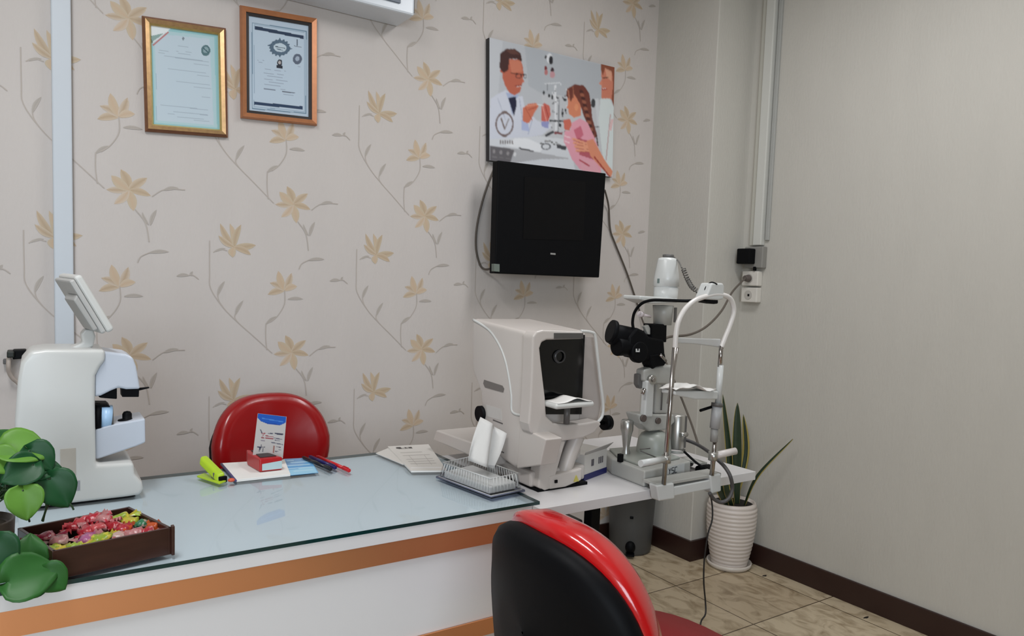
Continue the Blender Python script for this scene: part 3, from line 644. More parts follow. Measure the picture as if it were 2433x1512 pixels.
# ------------------------------------------------------------------ red chairs
redm = mat('red_vinyl', (150, 10, 15), .25, var=.10, scale=6, bump=.22, bscale=16, coat=.15)
redw = mat('red_vinyl_wrapped', (190, 14, 20), .20, var=.08, scale=8, bump=.35, bscale=35, coat=.6)
seatm = mat('red_seat', (120, 12, 18), .45, var=.05)
def chair(name, label, pos, ang, red, tilt, hw=.185, zc_=.735, up=.175, dn=.15, curv=.9, cush=.055, shell=True, skx=.93, skz=.78, sz=.48, sw=.235, so=.03, sx=0.):
    """ang: direction the sitter faces. the back is a curved bean-shaped pad"""
    t = thing(name, label, 'chair', (pos[0], pos[1], 0), 'red office chairs')
    R = Matrix.Rotation(ang-PI/2, 4, 'Z'); B = Vector((pos[0], pos[1], 0))
    def w(x, y, z): return B+R@Vector((x, y, z))       # local: sitter faces +y
    by = -.22
    def surf(u, v, off):
        """u in -1..1 across, v angle ring ; wraps forward at the wings"""
        x = u; a = curv*x/hw
        ra = hw/curv
        X_ = (ra-off)*math.sin(a); Yb = by+(ra-(ra-off)*math.cos(a))
        return X_, Yb
    def outline(a, k=1.):
        # superellipse, flatter on top, widest low
        c_, s_ = math.cos(a), math.sin(a); e = 2/2.7
        x = hw*abs(c_)**e*(1 if c_ > 0 else -1); z = (up if s_ > 0 else dn)*abs(s_)**(e*1.05)*(1 if s_ > 0 else -1)
        if z > 0: x *= 1-.15*z/up
        return x*k, z*k
    def pad(offs, mats_, nm, fx=1., fz=1., dz=0.):
        mb = MB(); n = 56; rings = []
        for (k, off) in offs:
            rg = []
            for j in range(n):
                x, z = outline(2*PI*j/n, k); x *= fx; z = (z*fz if z > 0 else z)+dz; X_, Y_ = surf(x, 0, off); rg.append(w(X_, Y_+tilt*-(z), zc_+z))
            rings.append(rg)
        vs = [p for r in rings for p in r]
        fs = [(i*n+j, i*n+(j+1) % n, (i+1)*n+(j+1) % n, (i+1)*n+j) for i in range(len(rings)-1) for j in range(n)]
        mb.add(vs, fs, smooth=True)
        return mb.build(nm, mats_, t)
    if shell:
        pad([(.01, -.030), (.35, -.029), (.7, -.026), (.90, -.019), (.97, -.010), (1.0, .004), (.99, .014), (.5, .016), (.01, .016)], black_pl, 'back_shell', skx, skz, -.012)
    pad([(.01, .0125), (.5, .0125), (.93, .0125), (.985, .018), (1.0, .028), (.995, .012+cush*.7), (.95, .012+cush*.93), (.8, .012+cush*1.05), (.45, .012+cush*1.02), (.01, .012+cush)], red, 'backrest_cushion')
    # seat, stem, column, base
    mb = MB(); n = 40; rings = []
    for (k, z) in ((.01, sz-.06), (.9, sz-.06), (.98, sz-.053), (1.0, sz-.037), (.985, sz-.017), (.93, sz-.005), (.6, sz), (.01, sz)):
        rings.append([w(sx+sw*k*abs(math.cos(a))**.72*(1 if math.cos(a) > 0 else -1), so+sw*k*abs(math.sin(a))**.72*(1 if math.sin(a) > 0 else -1), z) for a in np.linspace(0, 2*PI, n, endpoint=False)])
    vs = [p for r in rings for p in r]
    mb.add(vs, [(i*n+j, i*n+(j+1) % n, (i+1)*n+(j+1) % n, (i+1)*n+j) for i in range(len(rings)-1) for j in range(n)], smooth=True)
    mb.build('seat', seatm, t)
    MB().tube([w(0, by-.030, zc_-.04), w(0, by-.045, .60), w(0, by-.04, sz-.02), w(0, by+.06, sz-.068), w(0, 0, sz-.07)], .014, 8, flat=2.4).build('back_bracket', black_pl, t)
    MB().cyl(w(0, .02, sz-.08), w(0, .02, .10), .022).cyl(w(0, .02, sz-.0605), w(0, .02, sz-.085), .07, .05).build('gas_column', chrome, t)
    for k in range(5):
        a = 2*PI*k/5+.3; e = Vector((math.cos(a), math.sin(a), 0)); c0 = w(0, .02, .10); c1_ = w(0, .02, .075)+e*.26
        MB().tube([c0, c0+e*.13-Vector((0, 0, .005)), c1_], .018, 8).build('base_arm', black_pl, t)
        sd = Vector((-e.y, e.x, 0)); wc = Vector((c1_.x, c1_.y, .026))
        MB().cyl(wc-sd*.014, wc+sd*.014, .026).cyl(wc, Vector((c1_.x, c1_.y, .075)), .008).build('caster', black_pl, t)
    return t
chair('swivel_chair', 'glossy red chair standing behind the counter against the flowered wall', (.655, 2.23), -PI/2+.05, redm, .10, hw=.216, zc_=.726, up=.149, dn=.178, cush=.05, curv=.55)
chair('swivel_chair', 'red and black chair seen from behind in front of the counter', (.878, .895), .0, redw, .10, hw=.213, zc_=.735, up=.163, dn=.24, cush=.074, curv=.62, skx=.97, skz=.97, sz=.53, sw=.27, so=.10, sx=-.085)

# ------------------------------------------------------------------ lensmeter on the left
Y0 = 1.82
def P0(px, py, dy=0):
    p = at(px, py, y=Y0+dy); p.z = max(p.z, TOP+.0004); return p
GLZ = TOP
t = thing('lensmeter', 'white lens measuring machine with raised screen on the left end of the counter', 'optical instrument', (.1, 1.9, TOP))
col = [(42, 905), (50, 862), (72, 836), (110, 831), (250, 831), (250, 858), (238, 872), (227, 893), (226, 960), (228, 1098), (232, 1106), (318, 1100), (321, 1130), (338, 1146), (341, 1163), (334, 1178), (300, 1188), (130, 1206), (45, 1214), (36, 1100), (35, 1000)]
MB().prism([P0(a, b_) for a, b_ in col], (0, .15, 0)).build('body', white_pl, t, bev=.014, seg=5, smooth=True)
MB().prism([P0(a, b_, .002) for a, b_ in ((70, 1208), (322, 1181), (322, 1189), (70, 1214))], (0, .14, 0)).build('rubber_base', black_pl, t)
head = [(240, 834), (300, 842), (316, 850), (324, 872), (332, 918), (334, 925), (300, 926), (281, 922), (262, 930), (240, 941), (224, 944), (224, 900), (228, 870)]
MB().prism([P0(a, b_, .012) for a, b_ in head], (0, .11, 0)).build('head', cool_lit_pl, t, bev=.006, seg=3)
plat = [(224, 1022), (262, 1010), (345, 995), (346, 1052), (322, 1062), (232, 1092), (224, 1090)]
MB().prism([P0(a, b_, .02) for a, b_ in plat], (0, .10, 0)).build('lower_platform', cool_lit_pl, t, bev=.004)
MB().prism([P0(a, b_, .035) for a, b_ in ((234, 944), (246, 934), (262, 928), (278, 919), (278, 949), (250, 947), (240, 946))], (0, .05, 0)).build('nose_stop', black_pl, t, bev=.002)
mb = MB().prism([P0(a, b_, .04) for a, b_ in ((289, 926), (298, 917), (316, 917), (320, 924), (331, 925), (330, 944), (290, 944))], (0, .04, 0))
mb.prism([P0(a, b_, .05) for a, b_ in ((328, 923), (355, 920), (355, 923), (330, 929))], (0, .008, 0)).build('lens_marker', black_pl, t, bev=.0015)
a = P0(226, 992, .045); b_ = P0(264, 992, .045)
MB().cyl(a, a+Vector((.010, 0, 0)), .032).build('dial_ring', black_pl, t)
MB().cyl(a+Vector((.010, 0, 0)), b_, .028).build('dial', mat('dial_blue', (170, 205, 238), .3), t, label='pale blue dial')
MB().cyl(b_, b_+Vector((.003, 0, 0)), .027).build('dial_face', dgrey_pl, t)
MB().prism([P0(a, b_, .03) for a, b_ in ((226, 962), (256, 962), (262, 967), (226, 969))], (0, .06, 0)).build('lens_clip', black_pl, t)
p = P0(302, 998, .05)
MB().lathe(p-Vector((0, 0, .002)), [(0, 0), (.020, 0), (.019, .003), (.010, .005), (.010, .016), (.007, .021), (0, .023)], 24).build('lens_support', black_pl, t)
MB().box(*[v_ for v_ in (P0(143, 1068).x, P0(180, 1068).x, Y0-.0008, Y0+.002, P0(143, 1134).z, P0(143, 1068).z)]).build('rating_label', mat('label_beige', (176, 170, 160), .6), t, label='beige label')
MB().box(P0(181, 1143).x, P0(190, 1143).x, Y0-.0008, Y0+.002, P0(181, 1166).z, P0(181, 1143).z).build('side_slot', mat('slot_grey', (150, 150, 158), .6), t)
# neck and tilted screen
neck = [(148, 836), (196, 815), (192, 795), (202, 783), (222, 784), (227, 800), (222, 824), (206, 832), (190, 834), (160, 842)]
MB().prism([P0(a, b_, .05) for a, b_ in neck], (0, .05, 0)).build('screen_arm', white_pl, t, bev=.004, seg=3)
Tt, Bb = at(164, 668, y=1.81), at(242, 795, y=1.81); ax = (Bb-Tt); wv = Vector((-.025, .13, .002)); nrm = ax.cross(wv).normalized()
if nrm.x < 0: nrm = -nrm
MB().prism([Tt, Tt+ax, Tt+ax+nrm*.011, Tt+nrm*.011], wv).build('screen_back', mat('screen_back_grey', (178, 178, 176), .45), t, bev=.004)
MB().prism([Tt+nrm*.0115-ax*.03, Tt+ax*1.03+nrm*.0115, Tt+ax*1.02+nrm*.028, Tt-ax*.02+nrm*.028], wv*1.06).build('screen_front', white_pl, t, bev=.006, seg=3)
MB().prism([Tt+ax*.1+nrm*.0282+wv*.1, Tt+ax*.9+nrm*.0282+wv*.1, Tt+ax*.9+nrm*.0288+wv*.1, Tt+ax*.1+nrm*.0288+wv*.1], wv*.85).build('display', black_gl, t)
q = Tt+ax*.25-nrm*.0005
MB().prism([q, q+ax*.65, q+ax*.65-nrm*.010, q+ax*.06-nrm*.012], wv*.6).build('screen_hump', mat('screen_back_grey2', (165, 165, 163), .5), t, bev=.003)

# ------------------------------------------------------------------ autorefractor
t = thing('autorefractor', 'large white eye testing machine with chin rest and black face window', 'optical instrument', (1.14, 1.62, SH))
XA, XB = 1.03, 1.232
def PX(px, py): return at(px, py, x=XA)
side = [(1121, 757), (1120, 800), (1120, 878), (1141, 935), (1143, 985), (1150, 1060), (1221, 1114), (1236, 1112), (1252, 985), (1254, 800), (1246, 788)]
MB().prism([Vector((PX(a, b_).x, max(PX(a, b_).y, 1.503), PX(a, b_).z)) for a, b_ in side], (XB-XA, 0, 0)).build('body', warm_pl, t, bev=.012, seg=4, smooth=True)
MB().prism([PX(a, b_)+Vector((-.0008, 0, 0)) for a, b_ in ((1236, 990), (1252, 987), (1258, 1025), (1298, 1045), (1284, 1106), (1228, 1114))], (.05, 0, 0)).build('lower_cheek', warm_pl, t, bev=.003, seg=2)
# raised curved ridge on the left flank
ridge = [(1124, 760), (1160, 783), (1182, 812), (1198, 848), (1208, 890), (1215, 940), (1218, 980), (1252, 988)]
MB().tube([PX(a, b_)+Vector((.0005, 0, 0)) for a, b_ in ridge], .0035, 8).build('flank_ridge', white_pl, t)
MB().prism([at(a, b_, x=XA-.0015) for a, b_ in ((1150, 903), (1193, 917), (1197, 924), (1195, 933), (1152, 921), (1148, 912))], (.003, 0, 0)).build('grey_label', mat('label_grey', (112, 108, 104), .4), t, label='grey label')
for (a, b_, c_, d_) in ((1171, 997, 1194, 1006), (1178, 1067, 1197, 1075)):
    p, q = at(a, b_, x=XA-.001), at(c_, d_, x=XA-.001)
    MB().prism([p, q, q-Vector((0, 0, .003)), p-Vector((0, 0, .003))], (.002, 0, 0)).build('vent_slot', dgrey_pl, t)
pp = [(1155, 962), (1190, 972), (1192, 1000), (1158, 990)]
MB().prism([at(a, b_, x=XA-.0008) for a, b_ in pp], (.002, 0, 0)).build('hatch', grey_pl if False else mat('hatch_pale', (196, 192, 187), .45), t)
# rear tray, side knobs
p = at(1042, 1046, x=XA)
MB().prism([(XA-.02, p.y, p.z+.002), (XA-.02, 1.60, p.z+.002), (XA-.02, 1.60, p.z+.045), (XA-.02, p.y-.02, p.z+.036)], (.22, 0, 0)).build('rear_tray', warm_pl, t, bev=.004)
k = at(1146, 985, x=XA-.004)
MB().cyl(k+Vector((-.006, .01, 0)), k+Vector((.02, .01, 0)), .022).build('side_knob', black_pl, t)
k = at(1447, 1004, y=1.62)
MB().cyl(k+Vector((-.022, 0, 0)), k, .022).cyl(k+Vector((-.08, 0, 0)), k+Vector((-.02, 0, 0)), .006).build('side_knob', black_pl, t)
# stage and base
MB().box(1.045, 1.222, 1.475, 1.80, SH+.008, .790).build('stage', warm_pl, t, bev=.006)
MB().box(1.055, 1.215, 1.455, 1.78, SH+.0002, SH+.0078).build('base_feet', black_pl, t)
# face frame
YF = 1.45
def PF(px, py, dy=0):
    p = at(px, py, y=YF+dy); p.z = max(p.z, SH+.0004); return p
outer = [(1266, 800), (1275, 788), (1290, 784), (1386, 788), (1386, 806), (1300, 808), (1288, 814), (1283, 828), (1286, 860), (1296, 945), (1299, 990), (1316, 1006), (1350, 1010), (1390, 1006), (1421, 1000), (1430, 1008), (1412, 1030), (1385, 1042), (1330, 1050), (1285, 1042), (1262, 1030), (1256, 1008), (1260, 960), (1264, 880)]
MB().prism([PF(a, b_) for a, b_ in outer], (0, .045, 0)).build('face_frame', warm_pl, t, bev=.005, seg=3)
hoop = [(1380, 787), (1405, 790), (1414, 800), (1420, 850), (1427, 910), (1433, 960), (1431, 988), (1421, 1003)]
MB().tube([PF(a, b_, .02) for a, b_ in hoop], .0042, 10).build('head_hoop', white_pl, t)
MB().prism([PF(a, b_, .052) for a, b_ in ((1384, 800), (1410, 802), (1428, 960), (1420, 1000), (1376, 1000))], (0, .006, 0)).build('inner_cheek', mat('inner_grey', (168, 160, 155), .5), t)
MB().prism([PF(a, b_, .046) for a, b_ in ((1276, 800), (1390, 796), (1382, 985), (1290, 985))], (0, .008, 0)).build('face_window', black_gl, t)
MB().prism([PF(a, b_, -.002) for a, b_ in ((1317, 792), (1386, 792), (1386, 805), (1317, 806))], (0, .004, 0)).build('brow_strip', mat('strip_grey', (84, 82, 80), .35), t)
q = PF(1331, 848, .040)
MB().lathe(q, [(.013, -.001), (.0165, -.002), (.018, .004)], 32, axis=(0, 1, 0)).build('lens_ring', mat('ring_grey', (60, 60, 62), .25), t)
MB().cyl(q+Vector((0, .004, 0)), q+Vector((0, .007, 0)), .0125).build('lens', black_gl, t)
cr = PF(1351, 955, -.012)
MB().box(cr.x-.062, cr.x+.062, cr.y-.03, cr.y+.035, cr.z-.012, cr.z+.002).build('chin_cup', white_pl, t, bev=.008, seg=3)
mb = MB(); gx = 11
vs = [(cr.x-.055+.11*i/gx, cr.y-.028+.058*j/5, cr.z+.0025+.010*math.exp(-((i/gx-.55)/.22)**2)) for j in range(6) for i in range(gx+1)]
mb.add(vs, [(j*(gx+1)+i, j*(gx+1)+i+1, (j+1)*(gx+1)+i+1, (j+1)*(gx+1)+i) for j in range(5) for i in range(gx)], smooth=True).build('chin_paper', paper_w, t, solid=.0008)
MB().cyl((cr.x, cr.y+.005, cr.z-.012), (cr.x, cr.y+.005, cr.z-.058), .008).build('chin_post', dgrey_pl, t)
# support legs below the frame
MB().prism([PF(a, b_, .004) for a, b_ in ((1296, 1042), (1345, 1048), (1312, 1162), (1294, 1170), (1279, 1160), (1285, 1108))], (0, .045, 0)).build('left_support', warm_pl, t, bev=.005, seg=3)
MB().tube([PF(1372, 1036, .03), PF(1352, 1085, .03), PF(1336, 1132, .03)], .020, 16).build('right_support', warm_pl, t)
MB().prism([PF(a, b_, .002) for a, b_ in ((1304, 1133), (1366, 1118), (1384, 1112), (1382, 1142), (1344, 1158), (1306, 1164))], (0, .05, 0)).build('front_foot', warm_pl, t, bev=.004)
MB().prism([PF(a, b_, -.001) for a, b_ in ((1319, 1142), (1325, 1141), (1325, 1148), (1319, 1149))], (0, .004, 0)).build('screw', black_pl, t)
MB().prism([PF(a, b_, -.001) for a, b_ in ((1364, 1146), (1370, 1130), (1376, 1144))], (0, .004, 0)).build('warning_sticker', mat('sticker_yellow', (190, 180, 90), .5), t, label='yellow triangular sticker')

# carton with a blue base beside it
t = thing('small_carton', 'white carton with a dark blue base between the two instruments', 'box', (1.30, 1.545, SH))
ea = Vector((.112, .040, 0)); eb = Vector((-.035, .11, 0)); o0 = Vector((1.229, 1.487, SH))
cm = [o0+ea*.5+eb*.5]
def cart(z0, z1, g=0): 
    return MB().prism([o0+ea*(-g)+eb*(-g)+Vector((0, 0, z0)), o0+ea*(1+g)+eb*(-g)+Vector((0, 0, z0)), o0+ea*(1+g)+eb*(1+g)+Vector((0, 0, z0)), o0+ea*(-g)+eb*(1+g)+Vector((0, 0, z0))], (0, 0, z1-z0))
cart(.0005, .016, .012).build('blue_base', mat('carton_blue', (24, 28, 92), .4), t)
cart(.0162, .070).build('carton_body', mat('carton_white', (206, 202, 196), .5), t)
for u in (.30, .36, .62, .70, .78):
    p = o0+ea*u-Vector((0, .0012, 0))
    MB().prism([p+Vector((0, 0, .034)), p+ea*.045+Vector((0, 0, .034)), p+ea*.045+Vector((0, 0, .052)), p+Vector((0, 0, .052))], (0, .001, 0)).build('printed_mark', mat('print_grey', (90, 86, 92), .6), t)
fl = o0+Vector((0, 0, .0702))
MB().prism([fl, fl+ea, fl+ea+eb*.1+Vector((.01, -.03, .02)), fl+eb*.1+Vector((-.01, -.03, .012))], (0, .001, .001)).build('open_flap', mat('carton_grey', (166, 162, 158), .6), t)

# ------------------------------------------------------------------ tissue holder on the glass corner
t = thing('tissue_holder', 'clear ribbed plastic tissue holder on the right corner of the glass', 'tissue box', (.965, 1.56, TOP))
clr = pane('clear_plastic', (236, 238, 240), 1.5, .05); rib_m = mat('clear_rib', (205, 206, 204), .2, var=.02)
T4 = [at(1035, 1137, z=TOP), at(1168, 1187, z=TOP), at(1248, 1170, z=TOP), at(1118, 1118, z=TOP)]
T4 = [Vector((p.x, p.y, TOP+.0004)) for p in T4]
cc = sum(T4, Vector())/4
def qi(k, z): return [cc+(p-cc)*k+Vector((0, 0, z)) for p in T4]
MB().prism(qi(1, 0), (0, 0, .004)).build('tray', pane('tray_edge', (196, 200, 214), 1.5, .05), t, bev=.001)
mb = MB(); A = qi(.98, .0045); mb.tube(A, .0018, 6, sub=1, close=True); mb.build('rim', mat('rim_blue_grey', (120, 124, 144), .25), t)
A, B_ = qi(.93, .005), qi(.84, .044); mb = MB()
MB().tube(B_, .0016, 6, sub=1, close=True).tube(A, .0014, 6, sub=1, close=True).build('cover_rim', mat('clear_rib', (205, 206, 204)), t)
mb.add(A+B_, [(i, (i+1) % 4, 4+(i+1) % 4, 4+i) for i in range(4)]+[(4, 5, 6, 7)]); mb.build('cover', clr, t, bev=.003)
for i in range(4):
    L = (A[(i+1) % 4]-A[i]).length; nR = int(L/.011)
    mb = MB()
    for j in range(1, nR):
        u = j/nR; p = A[i].lerp(A[(i+1) % 4], u); q = B_[i].lerp(B_[(i+1) % 4], u); mb.cyl(p.lerp(q, .15), q, .0012, n=5)
    mb.build('ribbed_side', rib_m, t)
mb = MB().prism(qi(.80, .0042), (0, 0, .018)); mb.build('tissue_stack', paper_w, t, bev=.003)
# the pulled-out tissue
mb = MB(); tp = [(1150, 992), (1168, 998), (1196, 1030)]
g0, g1 = at(1112, 1096, y=1.56), at(1176, 1116, y=1.55); s0, s1 = at(1147, 993, y=1.57), at(1198, 1028, y=1.57)
vs = []; NU, NV = 10, 10
for j in range(NV+1):
    v_ = j/NV
    for i in range(NU+1):
        u = i/NU; p = g0.lerp(g1, u).lerp(s0.lerp(s1, u), v_) + Vector((0, .018*math.sin(u*9+v_*2)*(1-.3*v_), 0)); vs.append(p)
mb.add(vs, [(j*(NU+1)+i, j*(NU+1)+i+1, (j+1)*(NU+1)+i+1, (j+1)*(NU+1)+i) for j in range(NV) for i in range(NU)], smooth=True)
o = mb.build('tissue', paper_w, solid=.0006); tag(o, 'white paper tissue sticking up out of the clear holder', 'tissue')

# ------------------------------------------------------------------ slit lamp
t = thing('slit_lamp', 'grey slit lamp microscope with black eyepieces and a white lamp tower', 'slit lamp', (1.44, 1.47, SH)); SLT = t
sl = mat('slit_grey', (168, 168, 163), .35, var=.02); sl2 = mat('slit_green_grey', (148, 152, 145), .35, var=.03); slw = mat('slit_white', (200, 202, 200), .3, var=.01)
# base box with bevelled top
b0 = [at(1530, 1159, z=SH), at(1640, 1133, z=SH), Vector((1.560, 1.58, SH)), Vector((1.385, 1.60, SH)), at(1452, 1128, z=SH)]
MB().prism([p+Vector((0, 0, .0004)) for p in b0], (0, 0, .044)).build('base_box', sl, t, bev=.005, seg=3)
MB().prism([b0[0]+Vector((.02, .03, .0446)), b0[1]+Vector((-.012, .03, .0446)), b0[2]+Vector((-.01, -.01, .0446)), b0[3]+Vector((.02, -.01, .0446)), b0[4]+Vector((.02, 0, .0446))], (0, 0, .006)).build('base_lid', sl2, t, bev=.002)
p0, p1 = at(1534, 1146, y=1.362), at(1626, 1130, y=1.376)
MB().tube([p0, p1], .0022, 6, sub=1).build('seam', black_pl, t)
# lettering on the base front
def glyphs(o, ex, ez, h, txt, mb, th):
    G = {'Y': [((0, 1), (.5, .5)), ((1, 1), (.5, .5)), ((.5, .5), (.5, 0))], 'Z': [((0, 1), (1, 1)), ((1, 1), (0, 0)), ((0, 0), (1, 0))], 'S': [((1, 1), (0, 1)), ((0, 1), (0, .5)), ((0, .5), (1, .5)), ((1, .5), (1, 0)), ((1, 0), (0, 0))], 'C': [((1, 1), (0, 1)), ((0, 1), (0, 0)), ((0, 0), (1, 0))]}
    for i, c_ in enumerate(txt):
        for a, b_ in G[c_]:
            A_ = o+ex*(h*.6*(a[0])+i*h*.9)+ez*h*a[1]; B_ = o+ex*(h*.6*(b_[0])+i*h*.9)+ez*h*b_[1]; mb.tube([A_, B_], th, 6, sub=1)
mb = MB(); e = (b0[1]-b0[0]).normalized(); glyphs(b0[0]+(b0[1]-b0[0])*.50+Vector((0, -.001, .022)), e, Vector((0, 0, 1)), .015, 'YSC', mb, .0013); mb.build('lettering', mat('letter_grey', (52, 54, 58), .5), t)
MB().prism([b0[0]+(b0[1]-b0[0])*.47+Vector((0, -.0008, .016)), b0[0]+(b0[1]-b0[0])*.85+Vector((0, -.0008, .016)), b0[0]+(b0[1]-b0[0])*.85+Vector((0, -.0008, .042)), b0[0]+(b0[1]-b0[0])*.47+Vector((0, -.0008, .042))], (0, .0006, 0)).build('name_plate', slw, t)
# joystick, button, dome
j0 = at(1487, 1075, y=1.52)
MB().lathe(Vector((j0.x, 1.52, SH+.044)), [(.012, 0), (.012, .012), (.009, .02), (.014, .06), (.018, .075), (.018, .10), (.014, .104), (0, .105)], 24).build('joystick', satin, t)
k = at(1475, 1066, y=1.47); MB().box(k.x-.006, k.x+.006, 1.464, 1.476, SH+.044, SH+.066).build('button', black_pl, t)
d0 = at(1552, 1090, y=1.50); dz = SH+.044
MB().lathe(Vector((d0.x, 1.50, dz)), [(.050, 0), (.050, .018), (.046, .045), (.038, .06), (.024, .068), (0, .07)], 32).build('pivot_dome', sl2, t)
mb = MB()
for (a, b_) in (((1520, 1068), (1545, 1066)), ((1522, 1072), (1572, 1093))): mb.tube([at(*a, y=1.455), at(*b_, y=1.44)], .0018, 6, sub=1)
mb.build('base_groove', dgrey_pl, t)
# round housing on the right of the column
c0, c1_ = at(1606, 1066, y=1.49), at(1609, 985, y=1.49); c1_ = Vector((c0.x, c0.y, c1_.z))
MB().lathe(c0, [(0, 0), (.021, 0), (.022, .003), (.022, (c1_.z-c0.z)-.004), (.019, c1_.z-c0.z), (0, c1_.z-c0.z)], 32).build('elevation_drum', satin, t)
MB().lathe(Vector((c0.x, c0.y, SH+.044)), [(.028, 0), (.028, c0.z-SH-.046)], 32).build('drum_base', sl, t)
MB().box(c0.x+.012, c0.x+.026, 1.475, 1.50, c0.z+.002, c1_.z-.004).build('drum_scale', dgrey_pl, t, bev=.002)
MB().cyl(c0+Vector((-.01, -.024, .045)), c0+Vector((.018, -.022, .045)), .007).build('side_screw', satin, t)
# central column and arms
def YP_(px, py, y=1.5): return at(px, py, y=y)
cx0 = YP_(1560, 1000)
MB().cyl((d0.x, 1.50, dz+.06), (d0.x, 1.50, YP_(1560, 985).z), .014).build('pillar', satin, t)
mb = MB().prism([YP_(a, b_, 1.475) for a, b_ in ((1516, 985), (1602, 985), (1604, 1004), (1585, 1022), (1545, 1026), (1524, 1008))], (0, .055, 0))
mb.build('arm_yoke', sl, t, bev=.005)
for (a, b_, r) in ((1527, 994, .010), (1562, 1000, .009)): p = YP_(a, b_, 1.474); MB().cyl(p, p+Vector((0, -.006, 0)), r).build('yoke_bolt', mat('bolt_brown', (86, 76, 72), .4), t)
MB().prism([YP_(a, b_, 1.47) for a, b_ in ((1538, 905), (1556, 906), (1552, 992), (1532, 992))], (0, .022, 0)).build('left_arm', slw, t, bev=.005, seg=3)
MB().prism([YP_(a, b_, 1.48) for a, b_ in ((1560, 908), (1594, 912), (1588, 984), (1556, 984))], (0, .026, 0)).build('right_arm', sl, t, bev=.006, seg=3)
mb = MB().tube([YP_(1575, 915, 1.477), YP_(1571, 975, 1.477)], .0022, 6, sub=1); mb.build('arm_groove', dgrey_pl, t)
MB().prism([YP_(a, b_, 1.49) for a, b_ in ((1517, 890), (1536, 888), (1536, 920), (1522, 925), (1516, 915))], (0, .02, 0)).build('left_bracket', dgrey_pl, t, bev=.003)
MB().prism([YP_(a, b_, 1.478) for a, b_ in ((1530, 880), (1548, 874), (1600, 868), (1602, 900), (1592, 916), (1545, 914), (1530, 906))], (0, .035, 0)).build('pivot_head', sl, t, bev=.006, seg=3)
p = YP_(1545, 902, 1.478)
MB().cyl(p, p+Vector((0, -.012, 0)), .013).build('pivot_knob', satin, t); MB().cyl(p+Vector((0, -.0125, 0)), p+Vector((0, -.016, 0)), .006).build('pivot_screw', chrome, t)
p = YP_(1529, 931, 1.47); MB().cyl(p+Vector((-.004, 0, -.008)), p+Vector((.004, 0, .008)), .005).build('chrome_pin', chrome, t)
# microscope, black
MB().cyl(YP_(1452, 792, 1.52)+Vector((0, 0, -.002)), YP_(1505, 802, 1.50), .030, .027, 28).build('eyepiece', black_pl, t, bev=.003)
MB().cyl(YP_(1464, 824, 1.50), YP_(1512, 822, 1.50), .026, .026, 28).build('eyepiece', black_pl, t, bev=.003)
MB().cyl(YP_(1449, 787, 1.522), YP_(1459, 790, 1.518), .033, .033, 28).build('eyecup', black_pl, t, bev=.003)
MB().prism([YP_(a, b_, 1.475) for a, b_ in ((1496, 800), (1515, 778), (1532, 786), (1545, 800), (1580, 806), (1583, 850), (1570, 866), (1540, 858), (1510, 852), (1494, 834))], (0, .055, 0)).build('microscope_body', black_pl, t, bev=.010, seg=4)
q = YP_(1522, 838, 1.47); MB().cyl(q, q+Vector((0, .02, 0)), .030).build('magnification_dial', black_pl, t, bev=.004)
MB().prism([YP_(a, b_, 1.468) for a, b_ in ((1511, 829), (1514, 829), (1514, 834), (1518, 834), (1518, 829), (1520, 829), (1520, 837), (1511, 837))], (0, .001, 0)).build('dial_mark', slw, t)
MB().prism([YP_(a, b_, 1.478) for a, b_ in ((1549, 770), (1585, 771), (1584, 814), (1549, 812))], (0, .036, 0)).build('upper_block', black_pl, t, bev=.003)
MB().prism([YP_(a, b_, 1.472) for a, b_ in ((1545, 845), (1580, 840), (1584, 862), (1578, 870), (1562, 871), (1552, 878), (1547, 868))], (0, .038, 0)).build('objective_mount', black_pl, t, bev=.003)
MB().tube([YP_(1567, 842, 1.462), YP_(1582, 858, 1.462)], .0045, 10, sub=1).build('lever', chrome, t)
# mirror arm
MB().prism([YP_(a, b_, 1.485) for a, b_ in ((1531, 776), (1541, 772), (1549, 786), (1547, 796), (1540, 795))], (0, .012, 0)).build('prism_mirror', sl, t, bev=.002)
MB().tube([YP_(1523, 748, 1.48), YP_(1546, 752, 1.48)], .004, 10, sub=1).cyl(YP_(1519, 746, 1.48), YP_(1526, 748, 1.48), .008).build('filter_lever', mat('lever_pink_white', (214, 204, 206), .3), t)
# lamp tower
ax = YP_(1578, 760, 1.50); 
def zz(py, px=1580): return YP_(px, py, 1.50).z
tc0 = Vector((YP_(1574, 765, 1.5).x, 1.50, 0))
def lp(prof): return [(r, z) for r, z in prof]
MB().lathe(tc0, [(0, zz(772)), (.026, zz(772)), (.028, zz(745)), (.030, zz(726)), (0, zz(725))], 32).build('tower_neck', sl, t)
MB().box(tc0.x-.003+.022, tc0.x+.003+.022, 1.47, 1.476, zz(765), zz(730)).build('neck_slot', dgrey_pl, t)
k = YP_(1525, 712, 1.5)
MB().prism([YP_(a, b_, 1.465) for a, b_ in ((1521, 703), (1610, 709), (1612, 720), (1545, 722), (1521, 712))], (0, .07, 0)).build('tower_collar', slw, t, bev=.004, seg=3)
tc1 = Vector((YP_(1582, 690, 1.5).x, 1.50, 0))
MB().lathe(tc1, [(.034, zz(712)), (.035, zz(683)), (.031, zz(682)), (.037, zz(680)), (.036, zz(660)), (.028, zz(620)), (.025, zz(614)), (.016, zz(612)), (0, zz(612))], 40).build('lamp_housing', slw, t)
MB().lathe(tc1+Vector((.003, 0, 0)), [(.014, zz(612)), (.016, zz(611)), (.016, zz(605)), (.012, zz(604)), (0, zz(604))], 24).build('lamp_cap', dgrey_pl, t)
p = YP_(1565, 670, 1.462); MB().box(p.x-.003, p.x+.003, p.y, p.y+.003, p.z-.004, p.z+.009).build('housing_screw', mat('screw_green', (110, 126, 124), .4), t)
